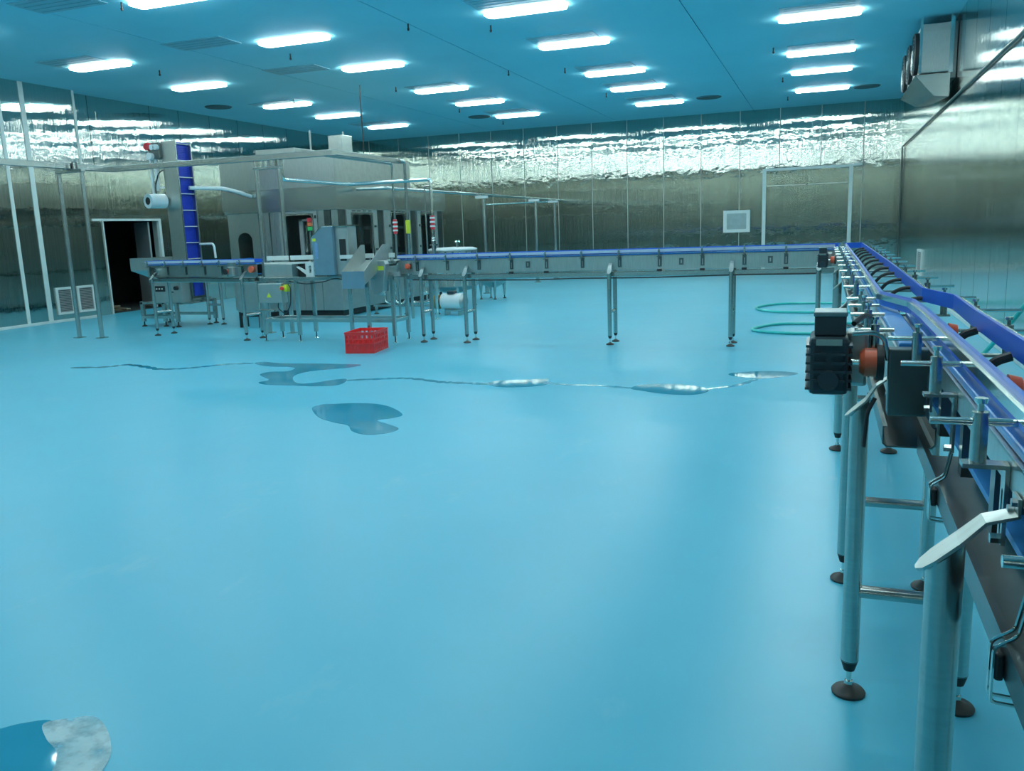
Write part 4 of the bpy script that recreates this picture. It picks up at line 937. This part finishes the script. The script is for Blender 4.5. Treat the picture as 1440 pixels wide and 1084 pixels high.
# low pipework in front of the ribbed tank
lw = thing('floor_pipework', 'low bent steel pipework with valves between the tank and filling machine', 'pipework', (-7.4, 14.6, 0))
for k, (x_, y_) in enumerate(((-0.55, -0.2), (-0.30, -0.25), (0.0, -0.15), (0.30, -0.1))):
    MB().tube([(x_, y_, 0.62), (x_, y_, 0.22), (x_+0.16, y_, 0.18), (x_+0.24, y_, 0.30), (x_+0.24, y_, 0.55)], 0.022, 10, 0.06).build('u_bend', 'steel_bright', lw, True)
    MB().cyl((x_, y_, 0.50), (x_, y_, 0.58), 0.05, 0.05, 12).cyl((x_, y_-0.02, 0.38), (x_, y_-0.09, 0.38), 0.035, 0.035, 10).build('valve', 'steel_bright', lw, True)
rbox(-0.75, 0.65, -0.32, -0.27, 0.14, 0.18).build('support_rail', 'steel', lw)
for x_ in (-0.7, -0.05, 0.6):
    rbox(x_-0.02, x_+0.02, -0.315, -0.275, 0.02, 0.14).build('support_leg', 'steel', lw)
    MB().lathe((x_, -0.295, 0), [(0.05, 0), (0.05, 0.01), (0.02, 0.03)], 12).build('foot', 'foot_brown', lw, True)

# ------------------------------------------------------------------ air cooler under the ceiling at the right wall
ac = thing('air_cooler', 'steel air cooler with fans hung under ceiling against right wall', 'air cooler', (1.52, 17.0, 3.3))
ax0, ax1, ay0, ay1, az0, az1 = -0.20, 0.24, -1.5, 1.5, 0.42, 1.16
rbox(ax0, ax1, ay0, ay1, az0, az1).build('casing', 'steel_matt', ac, bevel=0.01)
MB().box(ax0-0.02, ax0+0.02, ay0-0.012, ay0, az0, az1+0.08).box(ax1-0.03, ax1+0.03, ay0-0.012, ay0, az0-0.02, az1+0.08).build('end_frame', 'steel_bright', ac)
rbox(ax0+0.01, ax1-0.02, ay0-0.008, ay0-0.002, az0+0.02, az1-0.12).build('end_panel', 'steel_brushed', ac)
rbox(ax1+0.005, ax1+0.08, ay0+0.02, ay1-0.02, az0-0.1, az1).build('coil', 'steel_dark', ac)
for yy in (-1.0, 0.0, 1.0):
    g = MB()
    for rr in (0.31, 0.25, 0.19, 0.13, 0.07):
        g.tube([(ax0-0.07, yy+rr*math.cos(2*math.pi*k/20), 0.79+rr*math.sin(2*math.pi*k/20)) for k in range(21)], 0.006, 5)
    for k in range(8):
        a = 2*math.pi*k/8; g.cyl((ax0-0.07, yy, 0.79), (ax0-0.07, yy+0.31*math.cos(a), 0.79+0.31*math.sin(a)), 0.005, 0.005, 5)
    sh = MB().cyl((ax0-0.06, yy, 0.79), (ax0-0.001, yy, 0.79), 0.33, 0.33, 24, True).build('fan_shroud', 'black_rubber', ac, True)
    g.build('fan_guard', 'steel_dark', sh)
    MB().cyl((ax0-0.085, yy, 0.79), (ax0-0.06, yy, 0.79), 0.07, 0.07, 14).build('fan_hub', 'steel_matt', sh, True)
MB().add([(ax0-0.06, ay0, 0.40), (ax1, ay0, 0.40), (ax1, ay1, 0.40), (ax0-0.06, ay1, 0.40), (0.02, ay0, 0.06), (ax1, ay0, 0.04), (ax1, ay1, 0.24), (0.02, ay1, 0.24)],
         [(3,2,1,0),(4,5,6,7),(0,1,5,4),(1,2,6,5),(2,3,7,6),(3,0,4,7)]).build('drip_pan', 'steel', ac)
for xx in (ax0+0.01, ax1-0.01):
    for yy in (ay0+0.05, 0, ay1-0.05): MB().cyl((xx, yy, az1), (xx, yy, ZC-3.3), 0.012, 0.012, 8).build('hanger', 'steel_bright', ac, True)
wc = tag(MB().tube([(1.82, 3.0, 3.30), (1.82, 25.15, 3.30), (1.82, 25.15, 0.0)], 0.021, 10, 0.03).build('drain_conduit', 'steel_dark', None, True), 'dark thin conduit along right wall dropping down at the far corner', 'conduit')

# ------------------------------------------------------------------ hoses
def spline(pts, n=8, closed=False):
    pts = [Vector(p) for p in pts]; out = []; m = len(pts)
    rng = range(m) if closed else range(m-1)
    for i in rng:
        if closed: a, b, c, d = pts[(i-1) % m], pts[i], pts[(i+1) % m], pts[(i+2) % m]
        else: a, b, c, d = pts[max(i-1, 0)], pts[i], pts[i+1], pts[min(i+2, m-1)]
        for k in range(n):
            t = k/n; out.append(0.5*((2*b)+(c-a)*t+(2*a-5*b+4*c-d)*t*t+(3*b-a-3*c+d)*t**3))
    if not closed: out.append(pts[-1])
    return out
hz = 0.021
tag(MB().tube(spline([(1.55, 12.0, hz), (0.9, 11.75, hz), (0.0, 11.68, hz), (-0.6, 11.75, hz), (-0.93, 12.1, hz), (-0.62, 12.75, hz), (0.0, 12.85, hz), (0.9, 13.0, hz), (1.45, 13.6, hz), (0.9, 14.3, hz), (0.0, 14.4, hz), (-0.75, 14.5, hz), (-1.1, 15.15, hz), (-0.75, 15.9, hz), (0.1, 16.0, hz), (1.3, 15.9, hz), (1.6, 16.6, hz)]), 0.02, 8)
    .build('water_hose', 'hose_teal', None, True), 'teal water hose looped across the floor below the right-hand conveyor', 'hose')
tag(MB().tube(spline([(1.78, 7.6, 1.0), (1.70, 8.2, 0.85), (1.55, 8.55, 0.5), (1.35, 8.8, 0.15), (1.0, 8.6, hz), (0.75, 7.6, hz), (0.9, 6.6, hz), (1.35, 6.2, hz), (1.5, 7.2, hz), (1.2, 8.0, hz+0.002), (0.85, 9.2, hz), (1.2, 10.4, hz)]), 0.02, 8)
    .build('water_hose', 'hose_teal', None, True), 'teal water hose hanging from right wall and coiled on the floor', 'hose')

# ------------------------------------------------------------------ puddles
def puddle(name, pts, label, mat='water_film', h=0.002, cat='puddle', z=0.0):
    sp_ = spline([(p[0], p[1], 0) for p in pts], 5, True)
    n = len(sp_); 
    vs_ = [(p.x, p.y, z+0.0003) for p in sp_]+[(p.x, p.y, z+h) for p in sp_]
    mb = MB().add(vs_, [tuple(range(n, 2*n))]+[(i, (i+1) % n, n+(i+1) % n, n+i) for i in range(n)])
    return tag(mb.build(name, mat), label, cat)
def ribbon(pts, wd):
    sp_ = spline([(p[0], p[1], 0) for p in pts], 6); L_, R_ = [], []
    for i, p in enumerate(sp_):
        d = (sp_[min(i+1, len(sp_)-1)]-sp_[max(i-1, 0)]).normalized(); nn = Vector((-d.y, d.x, 0))
        q = wd*(0.45+0.55*abs(math.sin(i*0.9+p.x*3)))*(0.3 if i in (0, len(sp_)-1) else 1)
        L_.append((p.x+nn.x*q, p.y+nn.y*q)); R_.append((p.x-nn.x*q, p.y-nn.y*q))
    return L_, R_
def stream(pts, wd, label):
    L_, R_ = ribbon(pts, wd); n = len(L_); mb = MB(); vs_ = []
    for a, b in zip(L_, R_): vs_ += [(*a, 0.0016), (*b, 0.0016), (*a, 0.0002), (*b, 0.0002)]
    fs = []
    for i in range(n-1):
        k = 4*i; fs += [(k, k+1, k+5, k+4), (k+2, k, k+4, k+6), (k+1, k+3, k+7, k+5)]
    tag(mb.add(vs_, fs).build('water_trickle', 'water_film'), label, 'puddle')
P1 = [(-4.27, 6.28), (-4.26, 6.41), (-4.16, 6.46), (-3.97, 6.53), (-3.76, 6.53), (-3.55, 6.42), (-3.31, 6.17), (-3.34, 6.03), (-3.42, 5.93), (-3.27, 5.83), (-3.1, 5.7), (-3.12, 5.55), (-3.26, 5.47), (-3.43, 5.55), (-3.57, 5.72), (-3.74, 5.79), (-3.95, 5.91), (-4.14, 6.1)]
P2 = [(-6.55, 8.47), (-6.49, 8.59), (-6.15, 8.52), (-5.77, 8.57), (-5.38, 8.57), (-5.1, 8.56), (-5.14, 8.35), (-5.36, 8.17), (-5.49, 8.0), (-5.48, 7.77), (-5.33, 7.52), (-5.14, 7.34), (-4.99, 7.39), (-4.87, 7.6), (-4.76, 7.66), (-4.66, 7.46), (-4.68, 7.3), (-4.89, 7.22), (-5.14, 7.22), (-5.44, 7.21), (-5.62, 7.31), (-5.61, 7.48), (-5.93, 7.75), (-5.93, 7.94), (-5.74, 8.01), (-5.78, 8.21), (-5.93, 8.29), (-6.24, 8.3)]
P4 = [(-3.14, 7.67), (-3.05, 7.84), (-2.85, 7.91), (-2.62, 7.99), (-2.52, 7.73), (-2.68, 7.55), (-2.96, 7.5)]
P5 = [(-1.68, 7.64), (-1.6, 7.84), (-1.31, 7.92), (-1.06, 7.82), (-0.96, 7.63), (-1.07, 7.44), (-1.32, 7.43), (-1.53, 7.53)]
P6 = [(-0.88, 8.55), (-0.72, 8.7), (-0.44, 8.78), (-0.22, 8.69), (-0.33, 8.51), (-0.52, 8.36), (-0.76, 8.4)]
P8 = [(-2.42, 1.66), (-2.41, 1.7), (-2.36, 1.75), (-2.28, 1.78), (-2.15, 1.68), (-2.06, 1.59), (-2.0, 1.52), (-2.18, 1.46)]
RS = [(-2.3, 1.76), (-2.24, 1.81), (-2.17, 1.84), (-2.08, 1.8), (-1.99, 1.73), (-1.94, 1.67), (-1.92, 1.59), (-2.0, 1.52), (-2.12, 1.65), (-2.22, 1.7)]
R1 = [(-4.72, 7.58), (-4.42, 7.71), (-4.2, 7.79), (-3.99, 7.78), (-3.65, 7.66), (-3.48, 7.65), (-3.09, 7.63)]
R1b = [(-2.58, 7.79), (-2.31, 7.72), (-2.02, 7.73), (-1.66, 7.65)]
R1c = [(-1.01, 7.69), (-0.89, 7.81), (-0.72, 7.98), (-0.61, 8.26), (-0.53, 8.44)]
R7 = [(-8.83, 7.83), (-8.37, 7.95), (-8.23, 8.14), (-7.82, 8.03), (-7.5, 7.91), (-7.2, 8.01), (-7.02, 8.19), (-6.87, 8.37), (-6.55, 8.47)]
puddle('water_puddle', P1, 'compact dark water puddle alone in the middle of blue floor')
puddle('water_puddle', P2, 'large forked water puddle on floor in front of red crate')
puddle('water_puddle', P4, 'small narrow puddle midway along the water trickle')
puddle('water_puddle', P5, 'spindle-shaped puddle near the end of the water trickle')
puddle('water_puddle', P6, 'thin puddle near the right-hand conveyor motor end of trickle')
puddle('water_puddle', P8, 'dark water patch beside the painted whitish glare')
puddle('glare_patch', RS, 'painted whitish glare on wet floor at the edge of a water patch', 'wet_glare', 0.0012, 'stain', 0.002)
stream(R1, 0.05, 'thin water trickle leading away from the large forked puddle')
stream(R1b, 0.035, 'short water trickle joining the narrow puddle and spindle-shaped puddle')
stream(R1c, 0.035, 'short bent water trickle reaching the thin puddle near the motor')
stream(R7, 0.06, 'long wavy water trickle on floor before the cap elevator')
